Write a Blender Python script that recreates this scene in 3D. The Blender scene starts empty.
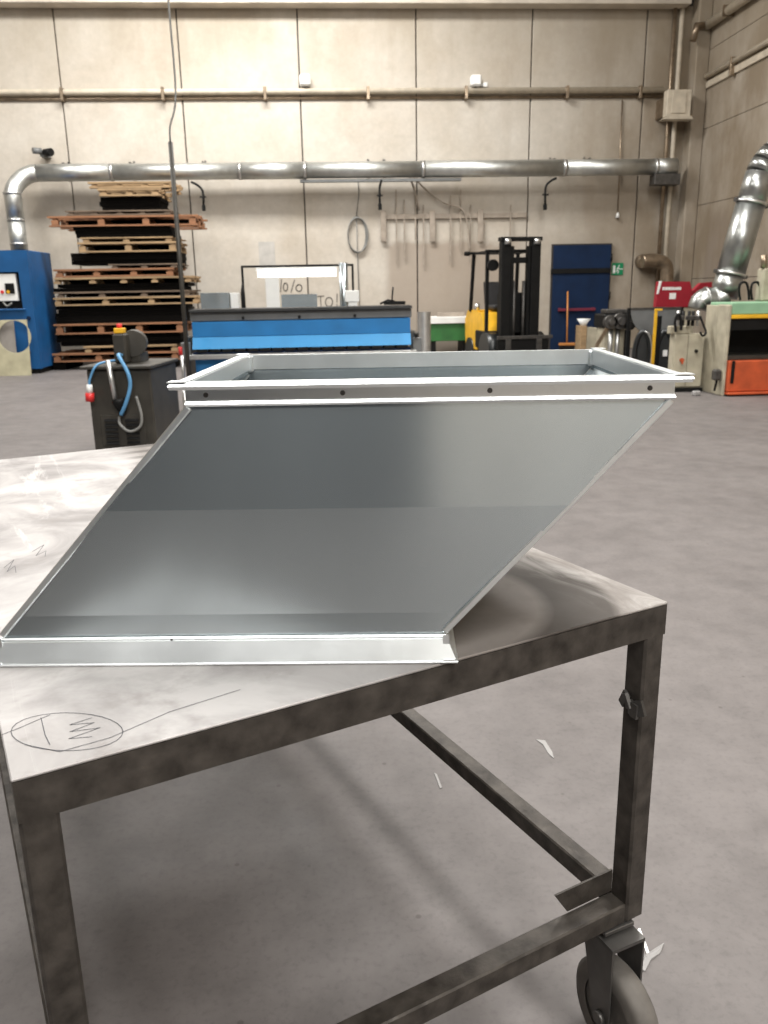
import bpy, bmesh, math, random
from mathutils import Vector as V, Matrix
R = math.radians
rnd = random.Random(7)
S = bpy.context.scene
COL = S.collection

# ------------------------------------------------------------------ camera
F_PX, PITCH, ROLL, YAW, EYE = 820.0, 15.2, 1.05, 3.5, 1.4
p, a, y = R(PITCH), R(ROLL), R(YAW)
fw = V((math.cos(p)*math.sin(y), math.cos(p)*math.cos(y), -math.sin(p)))
r0 = V((math.cos(y), -math.sin(y), 0)); u0 = r0.cross(fw)
rt = r0*math.cos(a) - u0*math.sin(a); up = u0*math.cos(a) + r0*math.sin(a)
cd = bpy.data.cameras.new('camera'); cam = bpy.data.objects.new('camera', cd); COL.objects.link(cam)
cd.sensor_fit = 'VERTICAL'; cd.sensor_height = 36; cd.lens = F_PX/1024*36
cd.clip_start = 0.02; cd.clip_end = 200
mt = Matrix.Identity(4)
for i in range(3):
    mt[i][0], mt[i][1], mt[i][2] = rt[i], up[i], -fw[i]
mt[2][3] = EYE
cam.matrix_world = mt
cd.dof.use_dof = True; cd.dof.focus_distance = 1.3; cd.dof.aperture_fstop = 10
S.camera = cam

# ------------------------------------------------------------------ world, lights, exposure
w = bpy.data.worlds.new('world'); S.world = w; w.use_nodes = True
w.node_tree.nodes['Background'].inputs[0].default_value = (.75, .85, 1, 1)
w.node_tree.nodes['Background'].inputs[1].default_value = .3
S.view_settings.view_transform = 'Standard'; S.view_settings.look = 'None'
S.view_settings.gamma = 1; S.view_settings.use_curve_mapping = False
S.view_settings.exposure = 0.0
CEIL = 9.0
def skylight(x, y, sx, sy, power, col=(1, .985, .95)):
    l = bpy.data.lights.new('skylight', 'AREA'); l.shape = 'RECTANGLE'; l.size = sx; l.size_y = sy
    l.energy = power; l.color = col
    o = bpy.data.objects.new('skylight', l); COL.objects.link(o); o.location = (x, y, CEIL-.03)
for (lx, ly, sx, sy, pw) in ((2.2, 2.8, 1.6, 3.0, 760), (-3.4, 5.2, 1.6, 3.0, 300), (-1.2, 14.2, 5.0, 1.6, 1330), (-7.5, 13.0, 2.0, 3.2, 560), (3.8, 9.0, 2.0, 3.2, 430), (2.6, -6.0, 2.2, 7.0, 1500), (-2.6, -7.4, 3.2, 4.0, 1100)):
    skylight(lx, ly, sx, sy, pw)

# ------------------------------------------------------------------ helpers
def at(px, py, Y):
    d = fw + (px-384)/F_PX*rt - (py-512)/F_PX*up
    return V((0, 0, EYE)) + d*(Y/d.y)
def ax(px, py, Y): return at(px, py, Y).x
def az(px, py, Y): return at(px, py, Y).z

def mat(name, col, rough=.6, metal=0., var=.12, scale=6., bump=0., col2=None, spec=.5, stretch=None, emit=0, detail=4):
    m = bpy.data.materials.new(name); m.use_nodes = True
    nt = m.node_tree; b = nt.nodes['Principled BSDF']
    b.inputs['Roughness'].default_value = rough; b.inputs['Metallic'].default_value = metal
    b.inputs['Specular IOR Level'].default_value = spec
    tc = nt.nodes.new('ShaderNodeTexCoord'); mp = nt.nodes.new('ShaderNodeMapping')
    nt.links.new(tc.outputs['Object'], mp.inputs[0])
    if stretch: mp.inputs['Scale'].default_value = stretch
    n = nt.nodes.new('ShaderNodeTexNoise'); n.inputs['Scale'].default_value = scale; n.inputs['Detail'].default_value = detail
    nt.links.new(mp.outputs[0], n.inputs['Vector'])
    rp = nt.nodes.new('ShaderNodeValToRGB')
    c1 = tuple(max(0, c*(1-var)) for c in col)+(1,)
    c2 = (tuple(col2) if col2 else tuple(min(1, c*(1+var)) for c in col))+(1,)
    rp.color_ramp.elements[0].color = c1; rp.color_ramp.elements[1].color = c2
    rp.color_ramp.elements[0].position = .3; rp.color_ramp.elements[1].position = .7
    nt.links.new(n.outputs['Fac'], rp.inputs[0]); nt.links.new(rp.outputs[0], b.inputs['Base Color'])
    if bump:
        bp = nt.nodes.new('ShaderNodeBump'); bp.inputs['Strength'].default_value = bump; bp.inputs['Distance'].default_value = .01
        nt.links.new(n.outputs['Fac'], bp.inputs['Height']); nt.links.new(bp.outputs[0], b.inputs['Normal'])
    if emit:
        b.inputs['Emission Color'].default_value = tuple(col)+(1,); b.inputs['Emission Strength'].default_value = emit
    return m

class MB:
    """collects shapes; build() links them as ONE mesh object"""
    def __init__(s): s.v = []; s.f = []; s.sm = []
    def add(s, vs, fs, smooth=False):
        o = len(s.v); s.v += [V(q) for q in vs]
        s.f += [tuple(i+o for i in f) for f in fs]; s.sm += [smooth]*len(fs); return s
    def box(s, c, d, rot=None, bev=0):
        c = V(c)
        if bev:
            bm = bmesh.new(); bmesh.ops.create_cube(bm, size=1)
            for q in bm.verts: q.co = V((q.co.x*d[0], q.co.y*d[1], q.co.z*d[2]))
            bmesh.ops.bevel(bm, geom=bm.edges[:], offset=bev, segments=1, affect='EDGES')
            bm.verts.index_update()
            vs = [q.co.copy() for q in bm.verts]; fs = [[q.index for q in f.verts] for f in bm.faces]; bm.free()
        else:
            x, yy, z = d[0]/2, d[1]/2, d[2]/2
            vs = [V((i, j, k)) for i in (-x, x) for j in (-yy, yy) for k in (-z, z)]
            fs = [(0, 1, 3, 2), (4, 6, 7, 5), (0, 4, 5, 1), (2, 3, 7, 6), (0, 2, 6, 4), (1, 5, 7, 3)]
        if rot is not None: vs = [rot @ q for q in vs]
        return s.add([q+c for q in vs], fs)
    def bb(s, x0, x1, y0, y1, z0, z1, bev=0):
        return s.box(((x0+x1)/2, (y0+y1)/2, (z0+z1)/2), (abs(x1-x0), abs(y1-y0), abs(z1-z0)), None, bev)
    def bar(s, p0, p1, wd, h, ref=(0, 0, 1), bev=0):
        p0 = V(p0); p1 = V(p1); d = p1-p0; L = d.length; d.normalize(); ref = V(ref)
        if abs(d.dot(ref)) > .98: ref = V((0, 1, 0))
        x = d.cross(ref).normalized(); z = x.cross(d)
        m = Matrix((x, d, z)).transposed()
        return s.box((p0+p1)/2, (wd, L, h), m, bev)
    def tube(s, pts, r, n=12, caps=True, closed=False, smooth_path=0):
        pts = [V(q) for q in pts]
        rr = list(r) if hasattr(r, '__len__') else [r]*len(pts)
        if smooth_path:
            np_, nr = [], []
            m = len(pts)
            for i in range(m-1 if not closed else m):
                g = lambda k: pts[k % m] if closed else pts[max(0, min(m-1, k))]
                a0, a1, a2, a3 = g(i-1), g(i), g(i+1), g(i+2)
                for t in range(smooth_path):
                    t /= smooth_path
                    np_.append(.5*((2*a1)+(a2-a0)*t+(2*a0-5*a1+4*a2-a3)*t*t+(3*a1-a0-3*a2+a3)*t**3))
                    nr.append(rr[i]+(rr[(i+1) % m]-rr[i])*t)
            if not closed: np_.append(pts[-1]); nr.append(rr[-1])
            pts, rr = np_, nr
        m = len(pts); nrm = None; vs = []
        for i, q in enumerate(pts):
            if closed: t = pts[(i+1) % m]-pts[i-1]
            else: t = pts[min(i+1, m-1)]-pts[max(i-1, 0)]
            t.normalize()
            if nrm is None:
                nrm = t.orthogonal().normalized()
            nrm = (nrm - t*nrm.dot(t)).normalized(); bn = t.cross(nrm)
            for k in range(n):
                an = 2*math.pi*k/n
                vs.append(q+(nrm*math.cos(an)+bn*math.sin(an))*rr[i])
        fs = []
        for i in range(m if closed else m-1):
            j = (i+1) % m
            for k in range(n):
                k2 = (k+1) % n; fs.append((i*n+k, i*n+k2, j*n+k2, j*n+k))
        s.add(vs, fs, True)
        if caps and not closed:
            o = len(s.v)-m*n
            s.f.append(tuple(o+k for k in reversed(range(n)))); s.f.append(tuple(o+(m-1)*n+k for k in range(n))); s.sm += [False]*2
        return s
    def cyl(s, p0, p1, r, n=16, r2=None): return s.tube([p0, p1], [r, r if r2 is None else r2], n)
    def prism(s, poly, ext):
        poly = [V(q) for q in poly]; e = V(ext); n = len(poly)
        nn = sum(((poly[i]-poly[0]).cross(poly[i+1]-poly[0]) for i in range(1, n-1)), V())
        if nn.dot(e) > 0: poly.reverse()
        vs = poly+[q+e for q in poly]
        fs = [tuple(range(n)), tuple(range(2*n-1, n-1, -1))]
        fs += [((i+1) % n, i, n+i, n+(i+1) % n) for i in range(n)]
        return s.add(vs, fs)
    def ring(s, c, ax1, ax2, r_out, r_in, ext, n=24):
        """flat annulus with depth"""
        c = V(c); ax1 = V(ax1); ax2 = V(ax2); e = V(ext); vs = []
        for k in range(n):
            d = ax1*math.cos(2*math.pi*k/n)+ax2*math.sin(2*math.pi*k/n)
            vs += [c+d*r_out, c+d*r_in, c+d*r_out+e, c+d*r_in+e]
        fs = []
        for k in range(n):
            i, j = 4*k, 4*((k+1) % n)
            fs += [(i, i+1, j+1, j), (i+2, j+2, j+3, i+3), (i, j, j+2, i+2), (i+1, i+3, j+3, j+1)]
        return s.add(vs, fs)
    def build(s, name, m, parent=None, local=False, base=None):
        me = bpy.data.meshes.new(name)
        vs = s.v
        if parent is not None and not local:
            root = parent
            while root.parent: root = root.parent
            inv = root.matrix_basis.inverted(); vs = [inv @ q for q in vs]
        loc = V((0, 0, 0))
        if parent is None:
            if base is None:
                xs = [q.x for q in vs]; ys = [q.y for q in vs]; zs = [q.z for q in vs]
                loc = V(((min(xs)+max(xs))/2, (min(ys)+max(ys))/2, min(zs)))
            else: loc = V(base)
            vs = [q-loc for q in vs]
        me.from_pydata([tuple(q) for q in vs], [], s.f)
        me.polygons.foreach_set('use_smooth', s.sm)
        bm = bmesh.new(); bm.from_mesh(me); bmesh.ops.recalc_face_normals(bm, faces=bm.faces[:]); bm.to_mesh(me); bm.free()
        me.materials.append(m); me.update()
        if m.name == 'galvanized_sheet':                # grain direction of the rolled sheet
            uv = me.uv_layers.new(name='grain')
            for lp_i, l in enumerate(me.loops):
                q = me.vertices[l.vertex_index].co; uv.data[lp_i].uv = (q.z, q.x+q.y)
        o = bpy.data.objects.new(name, me); COL.objects.link(o)
        if parent is not None: o.parent = parent
        else: o.location = loc
        return o
def tag(o, label=None, cat=None, group=None, kind=None):
    if label: o['label'] = label
    if cat: o['category'] = cat
    if group: o['group'] = group
    if kind: o['kind'] = kind
    return o
def thing(name, label, cat, loc=(0, 0, 0), rz=0, group=None):
    o = bpy.data.objects.new(name, None); COL.objects.link(o)
    o.empty_display_size = .1
    o.matrix_basis = Matrix.Translation(V(loc)) @ Matrix.Rotation(R(rz), 4, 'Z')
    return tag(o, label, cat, group)
def struct(name, mb, m, parent=None):
    o = mb.build(name, m, parent)
    if parent is None: o['kind'] = 'structure'
    return o

# ------------------------------------------------------------------ materials
def nodes(m): return m.node_tree, m.node_tree.nodes['Principled BSDF']
def concrete_wall():
    m = bpy.data.materials.new('precast_concrete'); m.use_nodes = True; nt, b = nodes(m); N = nt.nodes.new; L = nt.links.new
    b.inputs['Roughness'].default_value = .85; b.inputs['Specular IOR Level'].default_value = .2
    g = N('ShaderNodeNewGeometry')
    def noise(sc, st=(1, 1, 1), det=5, rgh=.6):
        mp = N('ShaderNodeMapping'); mp.inputs['Scale'].default_value = st; L(g.outputs['Position'], mp.inputs[0])
        n = N('ShaderNodeTexNoise'); n.inputs['Scale'].default_value = sc; n.inputs['Detail'].default_value = det; n.inputs['Roughness'].default_value = rgh
        L(mp.outputs[0], n.inputs['Vector']); return n.outputs['Fac']
    def ramp(f, p0, p1, c0=(0, 0, 0, 1), c1=(1, 1, 1, 1)):
        r = N('ShaderNodeValToRGB'); r.color_ramp.elements[0].position = p0; r.color_ramp.elements[1].position = p1
        r.color_ramp.elements[0].color = c0; r.color_ramp.elements[1].color = c1; L(f, r.inputs[0]); return r.outputs[0]
    def mix(f, c1, c2):
        x = N('ShaderNodeMix'); x.data_type = 'RGBA'
        L(f, x.inputs[0]) if not isinstance(f, float) else setattr(x.inputs[0], 'default_value', f)
        for s_, q in ((6, c1), (7, c2)):
            if isinstance(q, tuple): x.inputs[s_].default_value = q
            else: L(q, x.inputs[s_])
        return x.outputs[2]
    def math_(op, q0, q1):
        x = N('ShaderNodeMath'); x.operation = op; x.use_clamp = True
        for i, q in enumerate((q0, q1)):
            if isinstance(q, (int, float)): x.inputs[i].default_value = q
            else: L(q, x.inputs[i])
        return x.outputs[0]
    base = ramp(noise(.8), .3, .75, (.48, .425, .355, 1), (.60, .56, .50, 1))
    fine = ramp(noise(9), .3, .8, (.86, .86, .86, 1), (1, 1, 1, 1))
    mul = N('ShaderNodeMix'); mul.data_type = 'RGBA'; mul.blend_type = 'MULTIPLY'; mul.inputs[0].default_value = 1; L(base, mul.inputs[6]); L(fine, mul.inputs[7])
    streak = ramp(noise(1.6, (1, 1, .12)), .56, .8)
    c = mix(math_('MULTIPLY', streak, .5), mul.outputs[2], (.33, .28, .22, 1))
    # grimy tool-rail patch of the back wall (X 1.2..4.4, Z up to 2.5), ragged upper edge
    sp = N('ShaderNodeSeparateXYZ'); L(g.outputs['Position'], sp.inputs[0])
    wob = math_('MULTIPLY', noise(1.3), .7)
    def step(v, e, wdt, inv=False):
        r = N('ShaderNodeMapRange'); r.interpolation_type = 'SMOOTHSTEP'; L(v, r.inputs[0])
        r.inputs[1].default_value = e-wdt; r.inputs[2].default_value = e+wdt
        r.inputs[3].default_value, r.inputs[4].default_value = (1, 0) if inv else (0, 1); return r.outputs[0]
    zz = N('ShaderNodeMath'); zz.operation = 'ADD'; L(sp.outputs[2], zz.inputs[0]); L(wob, zz.inputs[1])
    msk = math_('MULTIPLY', math_('MULTIPLY', step(sp.outputs[0], 1.3, .12), step(sp.outputs[0], 4.2, .3, True)), step(zz.outputs[0], 2.72, .1, True))
    msk = math_('MULTIPLY', msk, step(sp.outputs[1], 18, .1))
    c = mix(math_('MULTIPLY', msk, .8), c, (.32, .265, .215, 1))
    # tall grey patch on the right-hand wall
    m2 = math_('MULTIPLY', step(sp.outputs[0], 7.7, .02), math_('MULTIPLY', step(sp.outputs[1], 16.6, .1), math_('MULTIPLY', step(sp.outputs[1], 17.6, .1, True), step(zz.outputs[0], 3.1, .2, True))))
    c = mix(math_('MULTIPLY', m2, .8), c, (.27, .23, .21, 1))
    # darker brown towards the right-hand corner and along the top edge
    brown_right = math_('MULTIPLY', step(sp.outputs[0], 5.6, 2.2), ramp(noise(1.1, (1, 1, .5)), .05, .6))
    c = mix(math_('MULTIPLY', brown_right, .9), c, (.20, .155, .105, 1))
    tops = math_('MULTIPLY', step(sp.outputs[2], 5.9, 1.0), ramp(noise(1.4, (1, 1, .35)), .2, .6))
    c = mix(math_('MULTIPLY', tops, .6), c, (.33, .28, .21, 1))
    L(c, b.inputs['Base Color'])
    bp = N('ShaderNodeBump'); bp.inputs['Strength'].default_value = .15; bp.inputs['Distance'].default_value = .02
    L(noise(14), bp.inputs['Height']); L(bp.outputs[0], b.inputs['Normal'])
    return m
def floor_mat():
    m = bpy.data.materials.new('concrete_floor'); m.use_nodes = True; nt, b = nodes(m); N = nt.nodes.new; L = nt.links.new
    g = N('ShaderNodeNewGeometry')
    def noise(sc, det=6, rg=.65):
        n = N('ShaderNodeTexNoise'); n.inputs['Scale'].default_value = sc; n.inputs['Detail'].default_value = det; n.inputs['Roughness'].default_value = rg
        L(g.outputs['Position'], n.inputs['Vector']); return n.outputs['Fac']
    def ramp(f, p0, p1, c0, c1):
        r = N('ShaderNodeValToRGB'); r.color_ramp.elements[0].position = p0; r.color_ramp.elements[1].position = p1
        r.color_ramp.elements[0].color = c0; r.color_ramp.elements[1].color = c1; L(f, r.inputs[0]); return r.outputs[0]
    def mul(c1, c2, f=1.):
        x = N('ShaderNodeMix'); x.data_type = 'RGBA'; x.blend_type = 'MULTIPLY'; x.inputs[0].default_value = f; L(c1, x.inputs[6]); L(c2, x.inputs[7]); return x.outputs[2]
    c = ramp(noise(1.1), .3, .72, (.133, .12, .116, 1), (.178, .162, .157, 1))
    c = mul(c, ramp(noise(6.5), .33, .6, (.80, .80, .80, 1), (1, 1, 1, 1)))
    c = mul(c, ramp(noise(55, 3), .3, .5, (.86, .86, .86, 1), (1, 1, 1, 1)))
    vo = N('ShaderNodeTexVoronoi'); vo.inputs['Scale'].default_value = 7; L(g.outputs['Position'], vo.inputs['Vector'])
    c = mul(c, ramp(vo.outputs['Distance'], .035, .06, (.5, .47, .45, 1), (1, 1, 1, 1)), .6)
    L(c, b.inputs['Base Color'])
    r = N('ShaderNodeMapRange'); L(noise(3), r.inputs[0]); r.inputs[3].default_value = .42; r.inputs[4].default_value = .72; L(r.outputs[0], b.inputs['Roughness'])
    b.inputs['Specular IOR Level'].default_value = .35
    bp = N('ShaderNodeBump'); bp.inputs['Strength'].default_value = .1; bp.inputs['Distance'].default_value = .005; L(noise(30), bp.inputs['Height']); L(bp.outputs[0], b.inputs['Normal'])
    return m
def galv(name, col=(.62, .66, .68), rough=.3, aniso=0., var=.1, stretch=(1, 1, 1)):
    m = bpy.data.materials.new(name); m.use_nodes = True; nt, b = nodes(m); N = nt.nodes.new; L = nt.links.new
    tc = N('ShaderNodeTexCoord'); mp = N('ShaderNodeMapping'); mp.inputs['Scale'].default_value = stretch; L(tc.outputs['Object'], mp.inputs[0])
    n = N('ShaderNodeTexNoise'); n.inputs['Scale'].default_value = 9; n.inputs['Detail'].default_value = 5; L(mp.outputs[0], n.inputs['Vector'])
    vo = N('ShaderNodeTexVoronoi'); vo.inputs['Scale'].default_value = 45; L(tc.outputs['Object'], vo.inputs['Vector'])
    ad = N('ShaderNodeMath'); ad.operation = 'MULTIPLY_ADD'; L(vo.outputs['Color'], ad.inputs[0]); ad.inputs[1].default_value = 0 if aniso else .12; L(n.outputs['Fac'], ad.inputs[2])
    r = N('ShaderNodeValToRGB'); r.color_ramp.elements[0].position = .3; r.color_ramp.elements[1].position = .8
    r.color_ramp.elements[0].color = tuple(c*(1-var) for c in col)+(1,); r.color_ramp.elements[1].color = tuple(min(1, c*(1+var)) for c in col)+(1,)
    L(ad.outputs[0], r.inputs[0]); L(r.outputs[0], b.inputs['Base Color'])
    b.inputs['Metallic'].default_value = .92
    if aniso:                                   # rolled sheet: highlights smear across the rolling grain
        tg = N('ShaderNodeTangent'); tg.direction_type = 'UV_MAP'; tg.uv_map = 'grain'; L(tg.outputs[0], b.inputs['Tangent'])
        b.inputs['Anisotropic'].default_value = aniso
    mr = N('ShaderNodeMapRange'); L(ad.outputs[0], mr.inputs[0]); mr.inputs[3].default_value = rough-(.0 if aniso else .06); mr.inputs[4].default_value = rough+(.012 if aniso else .08); L(mr.outputs[0], b.inputs['Roughness'])
    return m
def table_mat():
    m = bpy.data.materials.new('worn_steel_top'); m.use_nodes = True; nt, b = nodes(m); N = nt.nodes.new; L = nt.links.new
    tc = N('ShaderNodeTexCoord')
    def noise(sc, st=(1, 1, 1), det=6, rg=.6, dist=0.):
        mp = N('ShaderNodeMapping'); mp.inputs['Scale'].default_value = st; L(tc.outputs['Object'], mp.inputs[0])
        n = N('ShaderNodeTexNoise'); n.inputs['Scale'].default_value = sc; n.inputs['Detail'].default_value = det; n.inputs['Roughness'].default_value = rg; n.inputs['Distortion'].default_value = dist
        L(mp.outputs[0], n.inputs['Vector']); return n.outputs['Fac']
    def ramp(f, p0, p1, c0, c1):
        r = N('ShaderNodeValToRGB'); r.color_ramp.elements[0].position = p0; r.color_ramp.elements[1].position = p1
        r.color_ramp.elements[0].color = c0; r.color_ramp.elements[1].color = c1; L(f, r.inputs[0]); return r.outputs[0]
    def mix(f, c1, c2, bt='MIX'):
        x = N('ShaderNodeMix'); x.data_type = 'RGBA'; x.blend_type = bt
        for s_, q in ((0, f), (6, c1), (7, c2)):
            if isinstance(q, (tuple, float)): x.inputs[s_].default_value = q
            else: L(q, x.inputs[s_])
        return x.outputs[2]
    c = ramp(noise(3.4, dist=.9), .36, .62, (.22, .207, .203, 1), (.44, .422, .414, 1))
    scr = ramp(noise(5, (1, .16, 1), 8, .7, 1.2), .58, .68, (0, 0, 0, 1), (1, 1, 1, 1))
    c = mix(scr, c, (.58, .565, .555, 1))
    sm = ramp(noise(14, (1, 1, 1), 4), .56, .72, (0, 0, 0, 1), (.6, .6, .6, 1))
    c = mix(sm, c, (.24, .22, .21, 1))
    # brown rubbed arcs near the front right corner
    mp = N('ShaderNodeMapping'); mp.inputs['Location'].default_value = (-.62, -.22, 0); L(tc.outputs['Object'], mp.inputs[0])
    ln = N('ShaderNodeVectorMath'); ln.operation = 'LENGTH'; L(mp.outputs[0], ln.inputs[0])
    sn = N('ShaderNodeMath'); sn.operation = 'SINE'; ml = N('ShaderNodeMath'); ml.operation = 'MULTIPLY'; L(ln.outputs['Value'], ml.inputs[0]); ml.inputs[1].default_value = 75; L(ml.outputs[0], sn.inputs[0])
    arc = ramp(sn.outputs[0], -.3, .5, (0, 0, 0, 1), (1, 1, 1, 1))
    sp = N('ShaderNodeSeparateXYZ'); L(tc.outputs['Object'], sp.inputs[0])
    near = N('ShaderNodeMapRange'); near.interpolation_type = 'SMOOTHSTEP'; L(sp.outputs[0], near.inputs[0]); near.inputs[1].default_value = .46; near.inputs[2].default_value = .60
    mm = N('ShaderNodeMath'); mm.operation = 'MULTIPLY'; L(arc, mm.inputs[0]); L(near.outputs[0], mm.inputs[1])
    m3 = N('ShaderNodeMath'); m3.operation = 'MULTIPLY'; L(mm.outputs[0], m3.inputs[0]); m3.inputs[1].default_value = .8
    c = mix(mix(near.outputs[0], (0., 0., 0., 1.), (.8, .8, .8, 1.)), c, (.135, .115, .10, 1))  # brown stain with the duct's shade and dark reflection painted in
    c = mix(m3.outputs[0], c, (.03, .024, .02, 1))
    # white powdery rub along the right-hand edge
    ed = N('ShaderNodeMapRange'); ed.interpolation_type = 'SMOOTHSTEP'; L(sp.outputs[0], ed.inputs[0]); ed.inputs[1].default_value = .86; ed.inputs[2].default_value = .97
    pw = N('ShaderNodeMath'); pw.operation = 'MULTIPLY'; L(ed.outputs[0], pw.inputs[0]); L(ramp(noise(9, (1, .35, 1), 7, .7, 1.), .42, .66, (0, 0, 0, 1), (.9, .9, .9, 1)), pw.inputs[1])
    c = mix(pw.outputs[0], c, (.45, .43, .41, 1))
    L(c, b.inputs['Base Color']); b.inputs['Metallic'].default_value = .2; b.inputs['Specular IOR Level'].default_value = .35
    r = N('ShaderNodeMapRange'); L(noise(7), r.inputs[0]); r.inputs[3].default_value = .48; r.inputs[4].default_value = .72; L(r.outputs[0], b.inputs['Roughness'])
    bp = N('ShaderNodeBump'); bp.inputs['Strength'].default_value = .12; bp.inputs['Distance'].default_value = .003; L(noise(22), bp.inputs['Height']); L(bp.outputs[0], b.inputs['Normal'])
    return m

M = {}
M['wall'] = concrete_wall(); M['floor'] = floor_mat()
M['galv'] = galv('galvanized_sheet', (.51, .565, .59), .20, .85, stretch=(1.2, 1.2, .5), var=.03)
M['flange'] = galv('galvanized_flange', (.80, .83, .84), .33, var=.06)
M['spiral'] = galv('spiral_duct_zinc', (.56, .57, .55), .42)
M['spiral_dark'] = galv('dull_duct_zinc', (.36, .37, .36), .30)
M['silver'] = galv('bare_steel', (.62, .62, .61), .35)
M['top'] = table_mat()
M['frame'] = mat('dark_worn_steel', (.036, .030, .025), .5, .4, .25, 26, .3, (.085, .074, .064), detail=8)
M['caster_steel'] = mat('dull_zinc', (.10, .095, .09), .45, .7, .3, 14)
M['rubber'] = mat('grey_rubber', (.10, .09, .08), .75, 0, .25, 20)
M['dark'] = mat('joint_dark', (.035, .03, .027), .9)
M['trim'] = mat('beam_concrete', (.56, .50, .42), .85, 0, .18, 1.5, .1)
M['blue'] = mat('blue_paint', (.010, .155, .40), .5, 0, .12, 4)
M['ltblue'] = mat('light_blue_paint', (.018, .235, .52), .5, 0, .08, 4)
M['cabblue'] = mat('cabinet_blue', (.005, .075, .22), .5, 0, .15, 3)
M['navy'] = mat('navy_door', (.002, .014, .048), .65, 0, .2, 3, spec=.25)
M['black'] = mat('black_paint', (.006, .006, .006), .55, 0, .3, 8, spec=.2)
M['hose'] = mat('black_hose', (.012, .014, .015), .35, 0, .3, 8)
M['grey'] = mat('grey_paint', (.16, .165, .165), .5, .2, .15, 5)
M['dgrey'] = mat('olive_grey_paint', (.042, .038, .031), .5, .2, .3, 6, .1)
M['yellow'] = mat('yellow_paint', (.72, .40, .02), .45, 0, .15, 5)
M['orange'] = mat('orange_paint', (.46, .075, .02), .6, 0, .22, 5)
M['red'] = mat('red_paint', (.27, .006, .018), .5, 0, .12, 5)
M['brightred'] = mat('red_plastic', (.62, .03, .03), .4)
M['green'] = mat('green_paint', (.025, .13, .03), .55, 0, .2, 4)
M['mint'] = mat('mint_paint', (.24, .42, .27), .5, 0, .12, 4)
M['cream'] = mat('cream_paint', (.38, .345, .26), .65, 0, .2, 6)
M['white'] = mat('white_paint', (.78, .78, .76), .5, 0, .05, 6)
M['beige'] = mat('beige_conduit', (.50, .44, .35), .6, 0, .15, 6)
M['rustpipe'] = mat('stained_steel_pipe', (.30, .235, .17), .35, .8, .3, 7)
M['exit'] = mat('exit_green', (.0, .20, .08), .4, 0, .03)
M['wood_pale'] = mat('pale_pallet_wood', (.32, .215, .115), .8, 0, .25, 7, .1, stretch=(.4, 4, 4))
M['wood_orange'] = mat('orange_pallet_wood', (.25, .115, .055), .8, 0, .25, 7, .1, stretch=(.4, 4, 4))
M['wood_grey'] = mat('weathered_pallet_wood', (.14, .10, .07), .85, 0, .25, 7, .1, stretch=(.4, 4, 4))
M['sheet_dark'] = mat('dark_steel_sheets', (.004, .0035, .003), .8, .0, .4, 6, stretch=(1, 1, 30), spec=.06)
M['ply'] = mat('pale_board', (.40, .37, .25), .8, 0, .15, 6)
M['pencil'] = mat('pencil_line', (.07, .07, .08), .7)
M['paper'] = mat('white_paper', (.30, .29, .285), .8, 0, .04)
M['cable_blue'] = mat('blue_cable', (.10, .28, .50), .5)
M['cable_grey'] = mat('grey_cable', (.20, .20, .19), .5)
M['wood'] = mat('orange_handle', (.50, .20, .05), .5)
M['tube_light'] = mat('lit_tube', (1, .98, .95), .4, emit=4)
M['glass_grey'] = mat('seat_black', (.02, .02, .022), .6)

# ------------------------------------------------------------------ the hall
WY, WX = 18.5, 7.95          # inner faces of the back and right walls
struct('floor', MB().bb(-16, WX+.3, -14, WY+.3, -.2, 0), M['floor'])
struct('ceiling', MB().bb(-16, WX+.3, -14, WY+.3, CEIL, CEIL+.2), M['trim'])
struct('wall_left', MB().bb(-16.2, -16, -14, WY+.3, 0, CEIL), M['wall'])
struct('wall_front', MB().bb(-16, WX+.3, -14.2, -14, 0, CEIL), M['wall'])
struct('wall_added_dark', MB().bb(-16, -.05, -2.7, -2.5, 0, 4.2), mat('added_wall_dark_color', (.022, .027, .034), .6, 0, .15, 2))  # invented dark wall behind the camera, added to darken the duct's reflection
wb = struct('wall_back', MB().bb(-16, WX+.3, WY+.06, WY+.26, 0, CEIL), M['dark'])
x = -.43-2.39*7
while x < WX:
    x1 = min(x+2.39, WX)
    if x1 > -15.9: MB().bb(max(x, -15.9)+.012, x1-.012, WY, WY+.058, 0, 6.9, .012).build('wall_panel', M['wall'], wb)
    x += 2.39
wr = struct('wall_right', MB().bb(WX+.06, WX+.26, -14, WY+.06, 0, CEIL), M['dark'])
for i in range(6):
    MB().bb(WX, WX+.058, -14, WY-.002, 1.5*i+.004, 1.5*i+1.496, .006).build('wall_panel', M['wall'], wr)
tb = struct('trim_1', MB().bb(-16, WX-.45, WY-.34, WY-.002, 6.83, 7.9, .02), M['trim'])
MB().bb(-16, WX-.45, WY-.36, WY-.3, 6.83, 6.98, .01).build('beam_lip', M['trim'], tb)
struct('trim_2', MB().bb(WX-.28, WX-.002, WY-.36, WY-.002, 0, CEIL, .02), M['wall'])     # corner pilaster

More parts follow.
